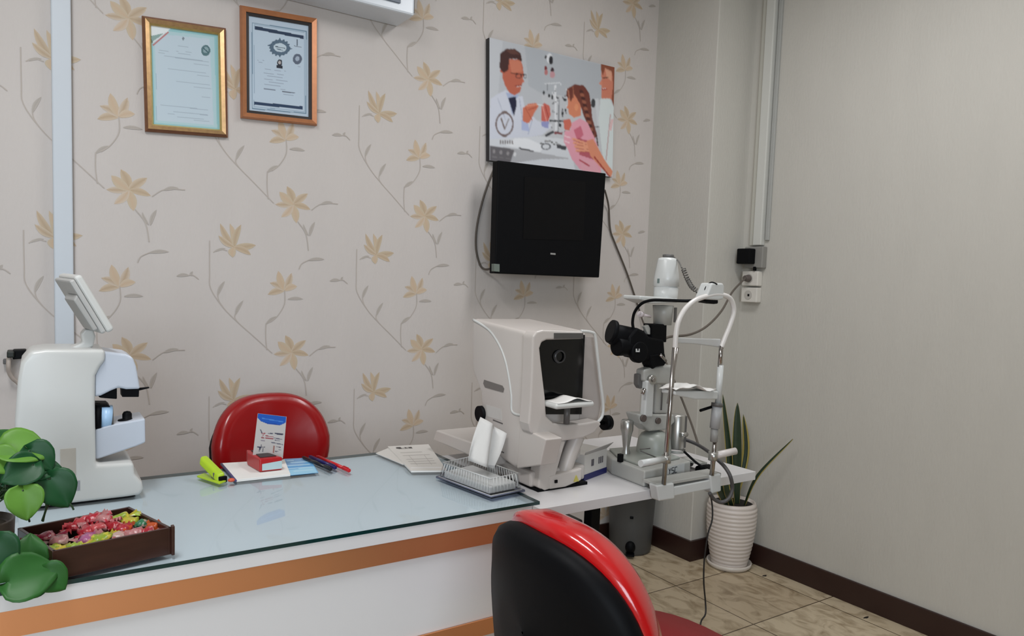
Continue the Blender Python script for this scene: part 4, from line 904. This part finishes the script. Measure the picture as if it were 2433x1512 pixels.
# chin rest frame at the front edge of the table
YC = 1.31
def Q(px, py, dy=0): return at(px, py, y=YC+dy)
t2 = thing('chin_rest', 'white arched chin rest on two chrome rods clamped to the table front', 'chin rest', (1.44, 1.31, .70))
MB().prism([Q(a, b_, -.004) for a, b_ in ((1560, 1155), (1602, 1148), (1604, 1186), (1566, 1192))], (0, .030, 0)).build('left_clamp', slw, t2, bev=.004, seg=3)
MB().prism([Q(a, b_, -.004) for a, b_ in ((1688, 1131), (1714, 1126), (1714, 1168), (1692, 1174))], (0, .030, 0)).build('right_clamp', slw, t2, bev=.004, seg=3)
MB().prism([Q(a, b_, 0) for a, b_ in ((1600, 1158), (1692, 1140), (1692, 1162), (1600, 1180))], (0, .022, 0)).build('cross_bar', slw, t2, bev=.003, seg=3)
MB().prism([Q(a, b_, .002) for a, b_ in ((1560, 1150), (1714, 1124), (1714, 1132), (1560, 1158))], (0, .05, 0)).build('clamp_plate', sl, t2, bev=.002)
def rod(nm, a, b_, r, m_, dy=0, par=None): return MB().tube([Q(*a, dy), Q(*b_, dy)], r, 14, sub=1).build(nm, m_, par or t2)
rod('rod', (1577, 1152), (1603, 826), .0062, chrome)
rod('rod', (1588, 960), (1609, 826), .0045, chrome, .006)
rod('rod', (1691, 1130), (1700, 1040), .0065, chrome)
rod('rod', (1710, 872), (1714, 822), .0058, chrome)
rod('rod_sleeve', (1706, 960), (1712, 868), .0085, slw)
rod('height_grip', (1698, 1018), (1704, 962), .0135, mat('grip_grey', (168, 169, 170), .4)); rod('height_grip_lower', (1696, 1050), (1698, 1018), .010, grey_pl)
rod('sleeve_ring', (1703, 966), (1704, 958), .0155, dgrey_pl)
MB().tube([Q(1695, 966, .01), Q(1664, 976, .01)], .004, 10, sub=1).build('lever', black_pl, t2)
arch = [(1604, 828), (1606, 795), (1612, 765), (1628, 735), (1652, 714), (1680, 704), (1705, 700), (1730, 706), (1741, 722), (1743, 745), (1734, 775), (1724, 800), (1714, 826)]
MB().tube([Q(a, b_) for a, b_ in arch], .0068, 12, flat=1.0).build('arch', mat('arch_white', (214, 210, 206), .3, var=.01), t2)
MB().prism([Q(a, b_, .006) for a, b_ in ((1608, 802), (1650, 804), (1714, 806), (1712, 826), (1650, 818), (1606, 816))], (0, .008, 0)).build('forehead_band', mat('band_white', (188, 188, 186), .45), t2, bev=.003)
MB().prism([Q(a, b_, -.012) for a, b_ in ((1604, 930), (1708, 930), (1706, 950), (1652, 950), (1604, 940))], (0, .05, 0)).build('chin_tray', slw, t2, bev=.004, seg=3)
p0, p1 = Q(1606, 930, -.02), Q(1703, 930, -.02); mb = MB(); vs = []
for j in range(6):
    for i in range(13):
        u = i/12; vs.append(p0.lerp(p1, u)+Vector((0, j*.012, .004*math.sin(u*14+j)+.012*math.exp(-((u-.42)/.25)**2)+.002)))
mb.add(vs, [(j*13+i, j*13+i+1, (j+1)*13+i+1, (j+1)*13+i) for j in range(5) for i in range(12)], smooth=True).build('chin_paper', paper_w, t2, solid=.001)
MB().tube([Q(1583, 1091), Q(1522, 1102, -.02)], .0085, 14, sub=1).build('hand_grip', slw, t2); MB().cyl(Q(1583, 1100), Q(1583, 1082), .012).build('grip_joint', satin, t2)
MB().tube([Q(1694, 1084), Q(1748, 1072, -.02)], .0095, 14, sub=1).build('hand_grip', mat('grip_pink', (205, 198, 194), .35), t2); MB().cyl(Q(1694, 1094), Q(1695, 1074), .013).build('grip_joint', satin, t2)
# fixation lamp box on the arch
MB().prism([Q(a, b_, -.006) for a, b_ in ((1676, 712), (1692, 673), (1719, 673), (1722, 680), (1720, 712), (1706, 714))], (0, .040, 0)).build('fixation_lamp', slw, t2, bev=.005, seg=3)
MB().prism([Q(a, b_, -.003) for a, b_ in ((1672, 714), (1707, 712), (1707, 722), (1698, 723), (1680, 720))], (0, .032, 0)).build('lamp_window', black_pl, t2, bev=.003)
MB().tube([Q(1676, 700, .01), Q(1675, 688, .01), Q(1682, 676, .01), Q(1692, 671, .0), Q(1704, 676, -.007)], .002, 6).build('lamp_wire', black_pl, t2)
# leads
o = MB().tube([YP_(1505, 782, 1.49), YP_(1503, 765, 1.49), YP_(1508, 742, 1.48), YP_(1524, 722, 1.45), YP_(1548, 714, 1.42), at(1585, 714, y=1.38), at(1640, 715, y=1.33), at(1676, 708, y=1.325)], .0042, 10).build('microscope_lead', black_pl, SLT)
pts = smooth_path([YP_(1602, 612, 1.5), at(1613, 622, y=1.46), at(1620, 637, y=1.42)], 6)
cp = smooth_path([at(1624, 640, y=1.41), at(1634, 665, y=1.39), at(1648, 686, y=1.36), at(1676, 700, y=1.33)], 60); hel = []
u_ = Vector((.8, -.5, .3)).normalized()
for i, p in enumerate(cp):
    tn = (cp[min(i+1, len(cp)-1)]-cp[max(i-1, 0)]).normalized(); a1 = (u_-tn*u_.dot(tn)).normalized(); a2 = tn.cross(a1); an = 2*PI*i/len(cp)*15
    hel.append(p+a1*math.cos(an)*.0055+a2*math.sin(an)*.0055)
o = MB().tube(pts, .0022, 8, sub=1).tube(hel, .0017, 6, sub=1).build('coiled_lead', mat('coil_grey', (100, 98, 94), .5), SLT)
dkc = mat('lead_dark', (70, 68, 68), .45)
o = MB().tube([at(1625, 1044, y=1.49), at(1655, 1056, y=1.45), at(1685, 1075, y=1.38), at(1705, 1093, y=1.33), at(1722, 1110, y=1.30), at(1735, 1132, y=1.28), at(1740, 1160, y=1.28), at(1733, 1183, y=1.28), at(1715, 1194, y=1.29), at(1697, 1187, y=1.30), at(1686, 1172, y=1.30)], .0052, 10).build('looped_lead', dkc); tag(o, 'dark grey lead looping over the table front right of the chin rest', 'cable')
o = MB().tube([at(1625, 1073, y=1.42), at(1650, 1096, y=1.40), at(1672, 1112, y=1.37), at(1690, 1122, z=SH+.006)], .0035, 8).build('thin_lead', black_pl); tag(o, 'short black lead lying on the table beside the slit lamp base', 'cable')
t = thing('foot_of_lamp_rail', 'dark grey rail and wheels of the slit lamp guide on the table', 'rail', (1.56, 1.45, SH))
t.name = 'guide_rail'; WL['guide_rail'] = WL['foot_of_lamp_rail']
for k_ in range(2):
    p = Vector((1.575, 1.40+.07*k_, SH+.012)); MB().cyl(p, p+Vector((.045, 0, 0)), .0115).build('rail_roller', black_pl, t)
MB().box(1.562, 1.60, 1.39, 1.49, SH+.0002, SH+.006).build('rail_plate', dgrey_pl, t, bev=.001)
MB().box(1.58, 1.612, 1.40, 1.48, SH+.024, SH+.030).build('rail_cover', sl, t, bev=.001)
# thin black cable hanging to the floor
o = MB().tube([at(1686, 1170, y=1.33), at(1692, 1200, y=1.325), at(1692, 1236, y=1.32), at(1682, 1270, y=1.32), at(1674, 1325, y=1.32), at(1672, 1380, y=1.32), at(1676, 1430, y=1.32), at(1676, 1460, y=1.31), at(1664, 1490, y=1.30), Vector((1.50, 1.27, .25)), Vector((1.46, 1.26, .02)), Vector((1.40, 1.3, .006)), Vector((1.2, 1.6, .006))], .0022, 8).build('hanging_cable', cable_k); tag(o, 'thin black cable hanging from the table front down past the plant pot', 'cable')

# ------------------------------------------------------------------ things on the glass
GT = TOP+.0003
lime = mat('lime_plastic', (170, 200, 40), .35, var=.03)
t = thing('stapler', 'lime green stapler standing open at the left of the notepad', 'stapler', at(515, 1140, z=GT))
a, b_ = at(484, 1095, y=1.93), at(524, 1135, y=1.86)
a0, b0_ = at(478, 1130, z=GT+.003), at(528, 1146, z=GT+.003)
MB().obox((a+b_)/2, (b_-a)/2*1.12, Vector((.010, .004, 0)), Vector((.002, .002, .011))).build('top_arm', lime, t, bev=.007, seg=4)
MB().obox((a0+b0_)/2, (b0_-a0)/2*1.08, Vector((.011, .010, 0)), Vector((0, 0, .003))).build('base', lime, t, bev=.003)
MB().obox(b_+Vector((.004, -.006, -.004)), Vector((.009, .003, 0)), Vector((-.002, .004, 0)), Vector((0, 0, .008))).build('nose', black_pl, t, bev=.002)
MB().obox((a+a0)/2*.35+(b_+b0_)/2*.65, Vector((.006, .003, 0)), Vector((0, .012, 0)), Vector((0, 0, .010))).build('hinge', dgrey_pl, t, bev=.002)
o = MB().ball(b0_+Vector((.020, -.006, .004)), .007, sc=(1.2, 1, .7)).build('cap', mat('orange_red', (206, 84, 56), .4)); tag(o, 'small orange-red cap lying by the stapler nose', 'cap')
t = thing('notepad', 'white notepad with dark spine lying under the red stamp box', 'notepad', at(620, 1125, z=GT))
P4 = [at(562, 1146, z=GT), at(690, 1132, z=GT), at(676, 1097, z=GT), at(528, 1106, z=GT)]
MB().prism(P4, (0, 0, .006)).build('pages', paper_w, t, bev=.0006)
dr = (P4[0]-P4[3])
MB().tube([P4[3]+Vector((-.002, 0, .0035)), P4[0]+Vector((-.002, 0, .0035))], .0032, 8, sub=1).build('spine', mat('spine_violet', (72, 66, 110), .5), t)

mb = MB(); cv = Canvas(24, 24, (96, 156, 204)); cv.poly([(0, 0), (1, 0), (.6, .5), (0, .4)], (120, 160, 200)); cv.poly([(0, .7), (1, .6), (1, 1), (0, 1)], (150, 200, 226))
for k_ in range(5): cv.line([(.1, .12+k_*.16), (.9, .1+k_*.17)], .035, (180, 214, 232))
L4 = [at(674, 1091, z=GT+.0008), at(735, 1088, z=GT+.0008), at(757, 1124, z=GT+.0008), at(676, 1132, z=GT+.0008)]
L4 = [p+Vector((.0, 0, 0)) for p in L4]
cv.lay(mb, L4); o = mb.build('leaflet', printed(), ink=True); tag(o, 'blue printed leaflet lying beside the red stamp box', 'leaflet')
# stamp box
t = thing('stamp_box', 'small red box with white label standing on the notepad', 'box', at(630, 1110, z=GT+.006))
zt = GT+.0066
Bq = [at(617, 1123, z=zt), at(671, 1117, z=zt), at(671, 1117, z=zt)+Vector((-.012, .045, 0)), at(588, 1100, z=zt)+Vector((0, .012, 0)), at(588, 1106, z=zt)]
h_ = .034
MB().prism(Bq, (0, 0, h_)).build('box_body', mat('stamp_red', (172, 22, 26), .3), t, bev=.003)
e_ = Bq[1]-Bq[0]; nf = Vector((e_.y, -e_.x, 0)).normalized()*.0012
MB().prism([Bq[0]+e_*.10+nf+Vector((0, 0, .004)), Bq[0]+e_*.97+nf+Vector((0, 0, .004)), Bq[0]+e_*.97+nf+Vector((0, 0, .025)), Bq[0]+e_*.10+nf+Vector((0, 0, .021))], -nf*.9).build('label', mat('stamp_label', (176, 200, 204), .5), t)
ct = sum(Bq, Vector())/5
MB().prism([ct+(p-ct)*.7+Vector((0, 0, h_+.0002)) for p in Bq[:4]], (0, 0, .002)).build('ink_pad', mat('pad_dark', (60, 50, 50), .6), t)
# standing card
card = Canvas(44, 76, (190, 186, 182))
for i in range(44):
    pass
card.poly([(0, 0), (1, 0), (1, .13), (.85, .20), (.6, .225), (.35, .215), (.12, .17), (0, .10)], (24, 84, 176)); card.line([(.15, .10), (.9, .13)], .02, (70, 130, 205)); card.line([(.3, .20), (.8, .21)], .015, (20, 60, 140))
for (x0, y0, x1, y1, w, cl) in ((.15, .37, .22, .46, .03, (60, 60, 80)), (.50, .36, .50, .44, .02, (70, 66, 84)), (.42, .44, .58, .43, .02, (60, 60, 80)), (.64, .42, .92, .43, .035, (60, 60, 78)), (.2, .46, .34, .44, .02, (150, 60, 70)), (.28, .45, .24, .52, .025, (150, 50, 60)), (.2, .55, .3, .56, .025, (140, 50, 60)), (.34, .50, .62, .51, .02, (150, 60, 70)), (.34, .55, .60, .555, .02, (150, 60, 70)), (.62, .53, .92, .55, .02, (90, 84, 100)), (.66, .58, .84, .59, .02, (100, 96, 110)), (.2, .62, .34, .62, .02, (140, 130, 140)), (.55, .64, .95, .67, .022, (96, 96, 108)), (.66, .72, .66, .88, .03, (150, 100, 90)), (.74, .73, .88, .74, .02, (96, 90, 100)), (.82, .80, .92, .80, .02, (96, 90, 100)), (.72, .85, .82, .84, .02, (96, 90, 100)), (.12, .78, .36, .77, .022, (50, 52, 76)), (.24, .72, .24, .80, .03, (60, 60, 84)), (.2, .80, .19, .88, .03, (50, 52, 76)), (.3, .80, .31, .88, .03, (50, 52, 76))):
    card.line([(x0, y0), (x1, y1)], w, cl)
yq = ct.y+.003
cq = [at(613, 983, y=yq), at(681, 991, y=yq), at(672, 1090, y=yq), at(601, 1084, y=yq)]
t = thing('standing_card', 'white printed card with blue top standing in the red stamp box', 'card', (cq[3]+cq[2])/2)
MB().prism([p+Vector((0, .0006, 0)) for p in cq], (0, .0015, 0)).build('card_sheet', paper_w, t)
mb = MB(); card.lay(mb, cq); mb.build('card_print', printed(), t, ink=True)
# pens
def pen(a, b_, colr, label, capc):
    A_, B_ = at(*a, z=GT+.0055), at(*b_, z=GT+.0055); t = thing('pen', label, 'pen', (A_+B_)/2-Vector((0, 0, .0055)), 'pens on the glass counter'); d_ = (B_-A_).normalized()
    MB().cyl(A_, B_-d_*.035, .0048, n=14).build('barrel', colr, t)
    MB().cyl(B_-d_*.0348, B_, .0056, .0052, n=14).build('pen_cap', capc, t, bev=.001)
    MB().cyl(A_-d_*.010, A_, .0015, .0046, n=14).build('tip', colr, t)
    MB().obox(B_-d_*.018+Vector((0, 0, .0062)), d_*.014, d_.cross(Vector((0, 0, 1)))*.0012, (0, 0, .0008)).build('clip', capc, t)
pn_b = mat('pen_black', (22, 22, 28), .3); pn_n = mat('pen_blue', (30, 28, 90), .3); pn_r = mat('pen_red', (190, 24, 34), .3)
pen((722, 1088), (786, 1116), pn_b, 'black pen, nearest the notepad of the three', pn_b)
pen((738, 1086), (797, 1112), pn_n, 'dark blue pen lying between the black and the red pen', pn_n)
pen((756, 1086), (830, 1119), pn_r, 'red pen lying on the glass, the rightmost of three', pn_r)
# papers
def sheet(nm, q4, label, th, draw=None):
    q4 = [at(a, b_, z=GT+th) for a, b_ in q4]; t = thing(nm, label, 'paper', sum(q4, Vector())/4-Vector((0, 0, th)), 'prescription sheets')
    MB().prism([p-Vector((0, 0, .0002)) for p in q4], (0, 0, -th+.0003)).build('sheets', paper_w, t)
    cv = Canvas(70, 60, (208, 204, 198)); 
    if draw: draw(cv)
    mb = MB(); cv.lay(mb, q4); mb.build('top_print', printed(), t, ink=True); return t
def dr(cv):
    cv.line([(.18, .10), (.52, .11)], .07, (60, 56, 56)); cv.line([(.3, .10), (.35, .11)], .05, (190, 186, 180)); cv.line([(.42, .10), (.45, .11)], .05, (160, 156, 150))
    for y in (.42, .5, .58, .66, .74): cv.line([(.15, y), (.85, y)], .012, (160, 154, 150))
    for x in (.3, .5, .7): cv.line([(x, .42), (x, .8)], .012, (170, 164, 160))
    cv.line([(.15, .3), (.7, .31)], .012, (150, 146, 140)); cv.line([(.08, .9), (.9, .9)], .03, (230, 230, 232))
sheet('paper_sheet', [(893, 1077), (930, 1062), (1000, 1085), (958, 1104)], 'pale sheet peeking out under the printed pad, left', .002)
sheet('printed_pad', [(921, 1061), (1018, 1056), (1062, 1118), (977, 1119)], 'white printed form pad on the back of the glass near the tissue holder', .005, dr)

# ------------------------------------------------------------------ sweets tray
t = thing('wooden_tray', 'dark brown open wooden tray of sweets on the front edge of the glass', 'tray', (.1, 1.46, GT))
wood = mat('tray_wood', (58, 33, 25), .32, var=.35, scale=6, vec=(3, 3, 14)); wood_in = mat('tray_inside', (44, 22, 18), .5, var=.2)
H_ = .050
A_, B_, C_, D_ = Vector((.205, 1.412, 0)), Vector((.152, 1.578, 0)), Vector((-.030, 1.530, 0)), Vector((.020, 1.376, 0))
for (p, q, nm) in ((D_, A_, 'front_side'), (A_, B_, 'right_side'), (B_, C_, 'back_side'), (C_, D_, 'left_side')):
    d_ = (q-p).normalized(); nn = Vector((-d_.y, d_.x, 0))*.006
    MB().prism([Vector((*(v_.xy), GT)) for v_ in (p, q, q+nn, p+nn)], (0, 0, H_)).build(nm, wood, t, bev=.001)
MB().prism([Vector((*(v_.xy), GT+.0002)) for v_ in (A_*.99+C_*.01, B_*.99+D_*.01, C_*.99+A_*.01, D_*.99+B_*.01)], (0, 0, .004)).build('bottom', wood_in, t)
MB().box(.203, .2085, 1.404, 1.416, GT, GT+H_+.004).build('corner_post', wood, t, bev=.001)
# wrapped sweets
palettes = [(206, 44, 62), (226, 92, 96), (196, 36, 50), (222, 150, 150), (226, 206, 70), (170, 196, 60), (196, 110, 160), (60, 140, 96), (224, 96, 40), (228, 190, 180), (180, 28, 70)]
palettes = [tuple(int(v*.88) for v in q) for q in palettes]
names = ['crimson', 'coral red', 'dark red', 'pale pink', 'yellow', 'lime green', 'mauve', 'green', 'orange', 'cream pink', 'magenta']
def wrapm(i, j):
    nm = 'wrap_%s_%s' % (names[i].replace(' ', '_'), names[j].replace(' ', '_'))
    if nm in MATS: return MATS[nm]
    M = mat(nm, palettes[i], .25, var=.2, scale=70, bump=.6, bscale=110)
    mx = [q for q in M.node_tree.nodes if q.bl_idname == 'ShaderNodeMix'][0]
    a = lin(palettes[i]); c_ = lin(palettes[j]); mx.inputs[6].default_value = (*[v*.75 for v in a], 1); mx.inputs[7].default_value = (*c_, 1)
    rp = M.node_tree.nodes.new('ShaderNodeValToRGB'); rp.color_ramp.elements[0].position = .50; rp.color_ramp.elements[1].position = .60
    nz = mx.inputs[0].links[0].from_node; M.node_tree.links.new(nz.outputs['Fac'], rp.inputs[0]); M.node_tree.links.new(rp.outputs[0], mx.inputs[0])
    return M
def sweet(px, py, ci, c2, L, ang, pitch, label, z):
    p = at(px, py, z=z); t = thing('wrapped_sweet', label, 'sweet', p-Vector((0, 0, .008)), 'wrapped sweets in the wooden tray')
    rr = random.Random(px*7+py); d_ = Vector((math.cos(ang)*math.cos(pitch), math.sin(ang)*math.cos(pitch), math.sin(pitch))); u_ = d_.cross(Vector((0, 0, 1))).normalized(); w_ = u_.cross(d_)
    m1 = wrapm(ci, c2); m2 = wrapm(c2, ci)
    mb = MB(); n = 12; rings = []
    prof_ = [(-.5, .35), (-.42, .95), (-.2, 1.05), (0, 1.1), (.2, 1.05), (.42, .95), (.5, .35)]
    for (s_, r_) in prof_:
        rings.append([p+d_*s_*L+(u_*math.cos(a)*1.15+w_*math.sin(a)*.8)*r_*.0104*rr.uniform(.65, 1.3) for a in np.linspace(0, 2*PI, n, endpoint=False)])
    vs = [v_ for r in rings for v_ in r]; mb.add(vs, [(i*n+j, i*n+(j+1) % n, (i+1)*n+(j+1) % n, (i+1)*n+j) for i in range(len(rings)-1) for j in range(n)], smooth=True)
    mb.add(vs, [tuple(range(n)), tuple(range((len(rings)-1)*n, len(rings)*n))]); mb.build('candy_body', m1, t)
    for sg in (-1, 1):
        mb = MB(); k_ = 7; e0 = p+d_*sg*L*.48; e1 = p+d_*sg*(L*.48+.014+rr.uniform(0, .006)); vs = []
        for j in range(3):
            for i in range(k_):
                v_ = (i/(k_-1)-.5)*2; f_ = j/2; vs.append(e0.lerp(e1, f_)+(u_*v_*(.003+.010*f_)+w_*(.004*f_*(1 if i % 2 else -1)+rr.uniform(-.001, .001))))
        mb.add(vs, [(j*k_+i, j*k_+i+1, (j+1)*k_+i+1, (j+1)*k_+i) for j in range(2) for i in range(k_-1)]); mb.build('wrapper_twist', m2, t, solid=.0005)
Zs = GT+.030
SW = [(105, 1278, 10, 3, .034, .2, 0, 'magenta sweet at the left end of the tray under the leaves', .79), (140, 1286, 3, 9, .030, -.2, .05, 'pale pink sweet, second from left in the tray', .788),
      (125, 1306, 5, 4, .024, .5, 0, 'lime and yellow sweet at the front left of the tray', .783), (150, 1312, 4, 9, .024, -.6, 0, 'yellow sweet near the front left side of the tray', .785), (178, 1303, 5, 4, .026, .3, .1, 'lime green sweet by the front side, left of the mauve one', .79),
      (178, 1250, 2, 1, .028, .9, .1, 'dark red sweet at the back left of the heap', .792), (196, 1240, 1, 0, .028, -.4, .2, 'coral red sweet at the back of the heap by its left end', .797), (222, 1232, 0, 3, .030, .5, .2, 'crimson sweet on top of the heap at the back', .802), (246, 1236, 3, 0, .028, -.7, .1, 'pink and crimson sweet right of the heap top', .80),
      (205, 1262, 0, 1, .028, 1.2, .1, 'crimson sweet in the middle of the heap, above the mauve one', .795), (232, 1256, 1, 3, .028, .2, 0, 'coral sweet in the middle of the heap', .795), (206, 1283, 6, 3, .028, 1.0, .2, 'mauve sweet leaning on the front side', .79), (240, 1280, 5, 4, .034, .6, .1, 'large lime and yellow sweet at the middle of the front side', .79),
      (270, 1252, 2, 3, .028, -.9, .1, 'dark red sweet just right of the middle', .793), (285, 1232, 5, 4, .032, .3, .1, 'lime and yellow sweet at the back near the right corner', .797), (308, 1240, 4, 5, .030, -.5, 0, 'yellow sweet in the back right corner', .792), (292, 1258, 0, 8, .028, 1.1, .1, 'crimson and orange sweet among the right ones', .792),
      (334, 1248, 7, 9, .026, .2, 0, 'green sweet near the right side of the tray', .788), (360, 1256, 8, 8, .018, 1.3, .3, 'orange sweet against the right side of the tray', .79), (318, 1268, 3, 0, .032, -.1, .1, 'pink and white sweet lying along the front side at right', .791), (348, 1266, 0, 3, .026, .1, 0, 'crimson sweet at the right end of the front side', .789), (282, 1277, 9, 3, .028, .1, 0, 'cream pink sweet at the front side right of the lime one', .786)]
for a in SW: sweet(*a)

# ------------------------------------------------------------------ pothos at the left edge
lf = [mat('pothos_leaf_%s' % k_, c_, .45, var=.3, scale=18, spec=.3) for k_, c_ in (('bright', (92, 138, 52)), ('mid', (42, 92, 38)), ('dark', (24, 72, 38)))]
st_m = mat('pothos_stem', (34, 60, 28), .5)
pt = thing('potted_pothos', 'green heart-leaved trailing plant at the left front corner of the counter', 'plant', (-.085, 1.47, GT))
potm = mat('plant_glass_brown', (50, 40, 30), .35, var=.4, scale=30)
MB().lathe((-.085, 1.47, GT), [(0, 0), (.040, 0), (.047, .006), (.052, .05), (.054, .088), (.050, .090), (.047, .08), (0, .078)], 36).build('pot', potm, pt)
MB().lathe((-.085, 1.47, GT+.078), [(.047, 0), (.03, .006), (0, .008)], 24).build('potting_soil', mat('pothos_soil', (52, 44, 32), .95, var=.6, scale=250), pt)
mb = MB()
mb.tube([(-.07, 1.47, GT+.08), (-.066, 1.475, GT+.12), (-.072, 1.47, GT+.16)], .013, 12); mb.build('moss_stake', mat('bark', (84, 66, 44), .9, var=.5, scale=120, bump=.8, bscale=90), pt)
crown = Vector((-.075, 1.465, GT+.10))
def heart(px, py, y, size, ang, mi, lean, fold=.35, asp=1.0):
    """leaf centred near a point; ang = direction the tip points in the vertical plane, lean = how much it faces up"""
    c_ = at(px, py, y=y); tip = Vector((math.cos(ang), 0, math.sin(ang))); up_ = Vector((math.sin(lean)*.15, -math.cos(lean), math.sin(lean))).normalized()
    tip = (tip-up_*tip.dot(up_)).normalized(); sd = tip.cross(up_)
    mb = MB(); N = 12; M_ = 6; vs = []
    for i in range(N+1):
        s_ = i/N; x = -.50+1.05*s_
        w_ = .56*asp*(math.sin(PI*min(1., s_**.62))**.75 if s_ < 1 else 0)
        for j in range(-M_, M_+1):
            v_ = j/M_; back = -.20*(abs(v_)**1.6)*(1-s_)**2 if s_ < .5 else 0
            vs.append(c_+tip*(x+back)*size+sd*v_*w_*size+up_*size*(fold*abs(v_)*w_*.5-.25*(s_-.3)**2-.05*math.sin(5*s_+3*v_)*abs(v_)))
    K_ = 2*M_+1
    mb.add(vs, [(i*K_+j, i*K_+j+1, (i+1)*K_+j+1, (i+1)*K_+j) for i in range(N) for j in range(K_-1)], smooth=True).build('leaf', lf[mi], pt, solid=.0006)
    bs = c_-tip*size*.45; mid = (bs+crown)/2+Vector((0, 0, .012))
    if py < 1290: MB().tube([crown, mid, bs], .0016, 6).build('stem', st_m, pt)
for a in ((66, 1068, 1.47, .068, -.25, 0, .9), (20, 1050, 1.50, .052, .8, 1, .5), (12, 1100, 1.45, .046, -.9, 0, .6), (45, 1122, 1.44, .052, -2.6, 2, .5), (96, 1092, 1.46, .050, -.9, 2, .4), (112, 1112, 1.46, .040, .1, 2, .6), (140, 1168, 1.44, .058, -1.15, 2, .3), (60, 1198, 1.42, .050, -1.5, 0, .3), (70, 1308, 1.40, .050, 1.5, 1, .3), (8, 1120, 1.48, .045, 2.6, 2, .4),
          (-8, 1325, 1.352, .060, -1.4, 2, .2), (80, 1368, 1.338, .070, .15, 1, .6), (128, 1378, 1.342, .045, -.9, 1, .3), (60, 1392, 1.350, .045, -2.9, 2, .5), (10, 1150, 1.50, .04, 1.2, 1, .5)):
    heart(*a)
mb = MB()
for pts in ([(2, 1165, 1.45), (50, 1166, 1.45), (100, 1180, 1.45), (110, 1205, 1.45), (100, 1238, 1.46)], [(120, 1190, 1.45), (108, 1215, 1.46), (102, 1240, 1.46)], [(150, 1190, 1.44), (168, 1200, 1.44), (175, 1212, 1.44)], [(12, 1140, 1.45), (14, 1175, 1.45)], [(66, 1225, 1.43), (70, 1240, 1.44)]):
    mb.tube([at(a, b_, y=y) for a, b_, y in pts], .0017, 6)
mb.build('vines', st_m, pt)

# ------------------------------------------------------------------ small pieces belong to the part they sit on
def base(o): return o.name.split('.')[0]
NEST = [('pen', 'clip', 'pen_cap'), ('lensmeter', 'display', 'screen_front'), ('lensmeter', 'screen_hump', 'screen_back'), ('lensmeter', 'dial_face', 'dial'), ('lensmeter', 'rating_label', 'body'), ('lensmeter', 'side_slot', 'body'),
        ('autorefractor', 'lens', 'lens_ring'), ('autorefractor', 'grey_label', 'body'), ('autorefractor', 'vent_slot', 'body'), ('autorefractor', 'hatch', 'body'), ('autorefractor', 'chin_paper', 'chin_cup'), ('autorefractor', 'screw', 'front_foot'), ('autorefractor', 'warning_sticker', 'front_foot'), ('autorefractor', 'brow_strip', 'face_frame'),
        ('slit_lamp', 'pivot_screw', 'pivot_knob'), ('slit_lamp', 'yoke_bolt', 'arm_yoke'), ('slit_lamp', 'eyecup', 'eyepiece'), ('slit_lamp', 'dial_mark', 'magnification_dial'), ('slit_lamp', 'housing_screw', 'lamp_housing'), ('slit_lamp', 'lettering', 'name_plate'), ('slit_lamp', 'arm_groove', 'right_arm'), ('slit_lamp', 'drum_scale', 'elevation_drum'), ('slit_lamp', 'neck_slot', 'tower_neck'),
        ('chin_rest', 'chin_paper', 'chin_tray'), ('chin_rest', 'lamp_window', 'fixation_lamp'), ('chin_rest', 'lamp_wire', 'fixation_lamp'),
        ('waste_bin', 'pedal', 'pedal_recess'), ('waste_bin', 'badge', 'bin_body'), ('stamp_box', 'label', 'box_body'), ('stamp_box', 'ink_pad', 'box_body'), ('small_carton', 'printed_mark', 'carton_body'), ('small_carton', 'open_flap', 'carton_body'),
        ('television', 'screen', 'bezel'), ('television', 'maker_mark', 'bezel'), ('stapler', 'nose', 'top_arm')]
bpy.context.view_layer.update()
for root in [o for o in C.objects if o.parent is None]:
    kids = list(root.children)
    for rn, cn, pn in NEST:
        if base(root) != rn: continue
        ps = [k for k in kids if base(k) == pn and k.type == 'MESH']
        if not ps: continue
        for k in kids:
            if base(k) == cn: k.parent = ps[0]
    if base(root) == 'swivel_chair':
        arms = [k for k in kids if base(k) == 'base_arm']; cs = [k for k in kids if base(k) == 'caster']
        for a_, c_ in zip(arms, cs): c_.parent = a_
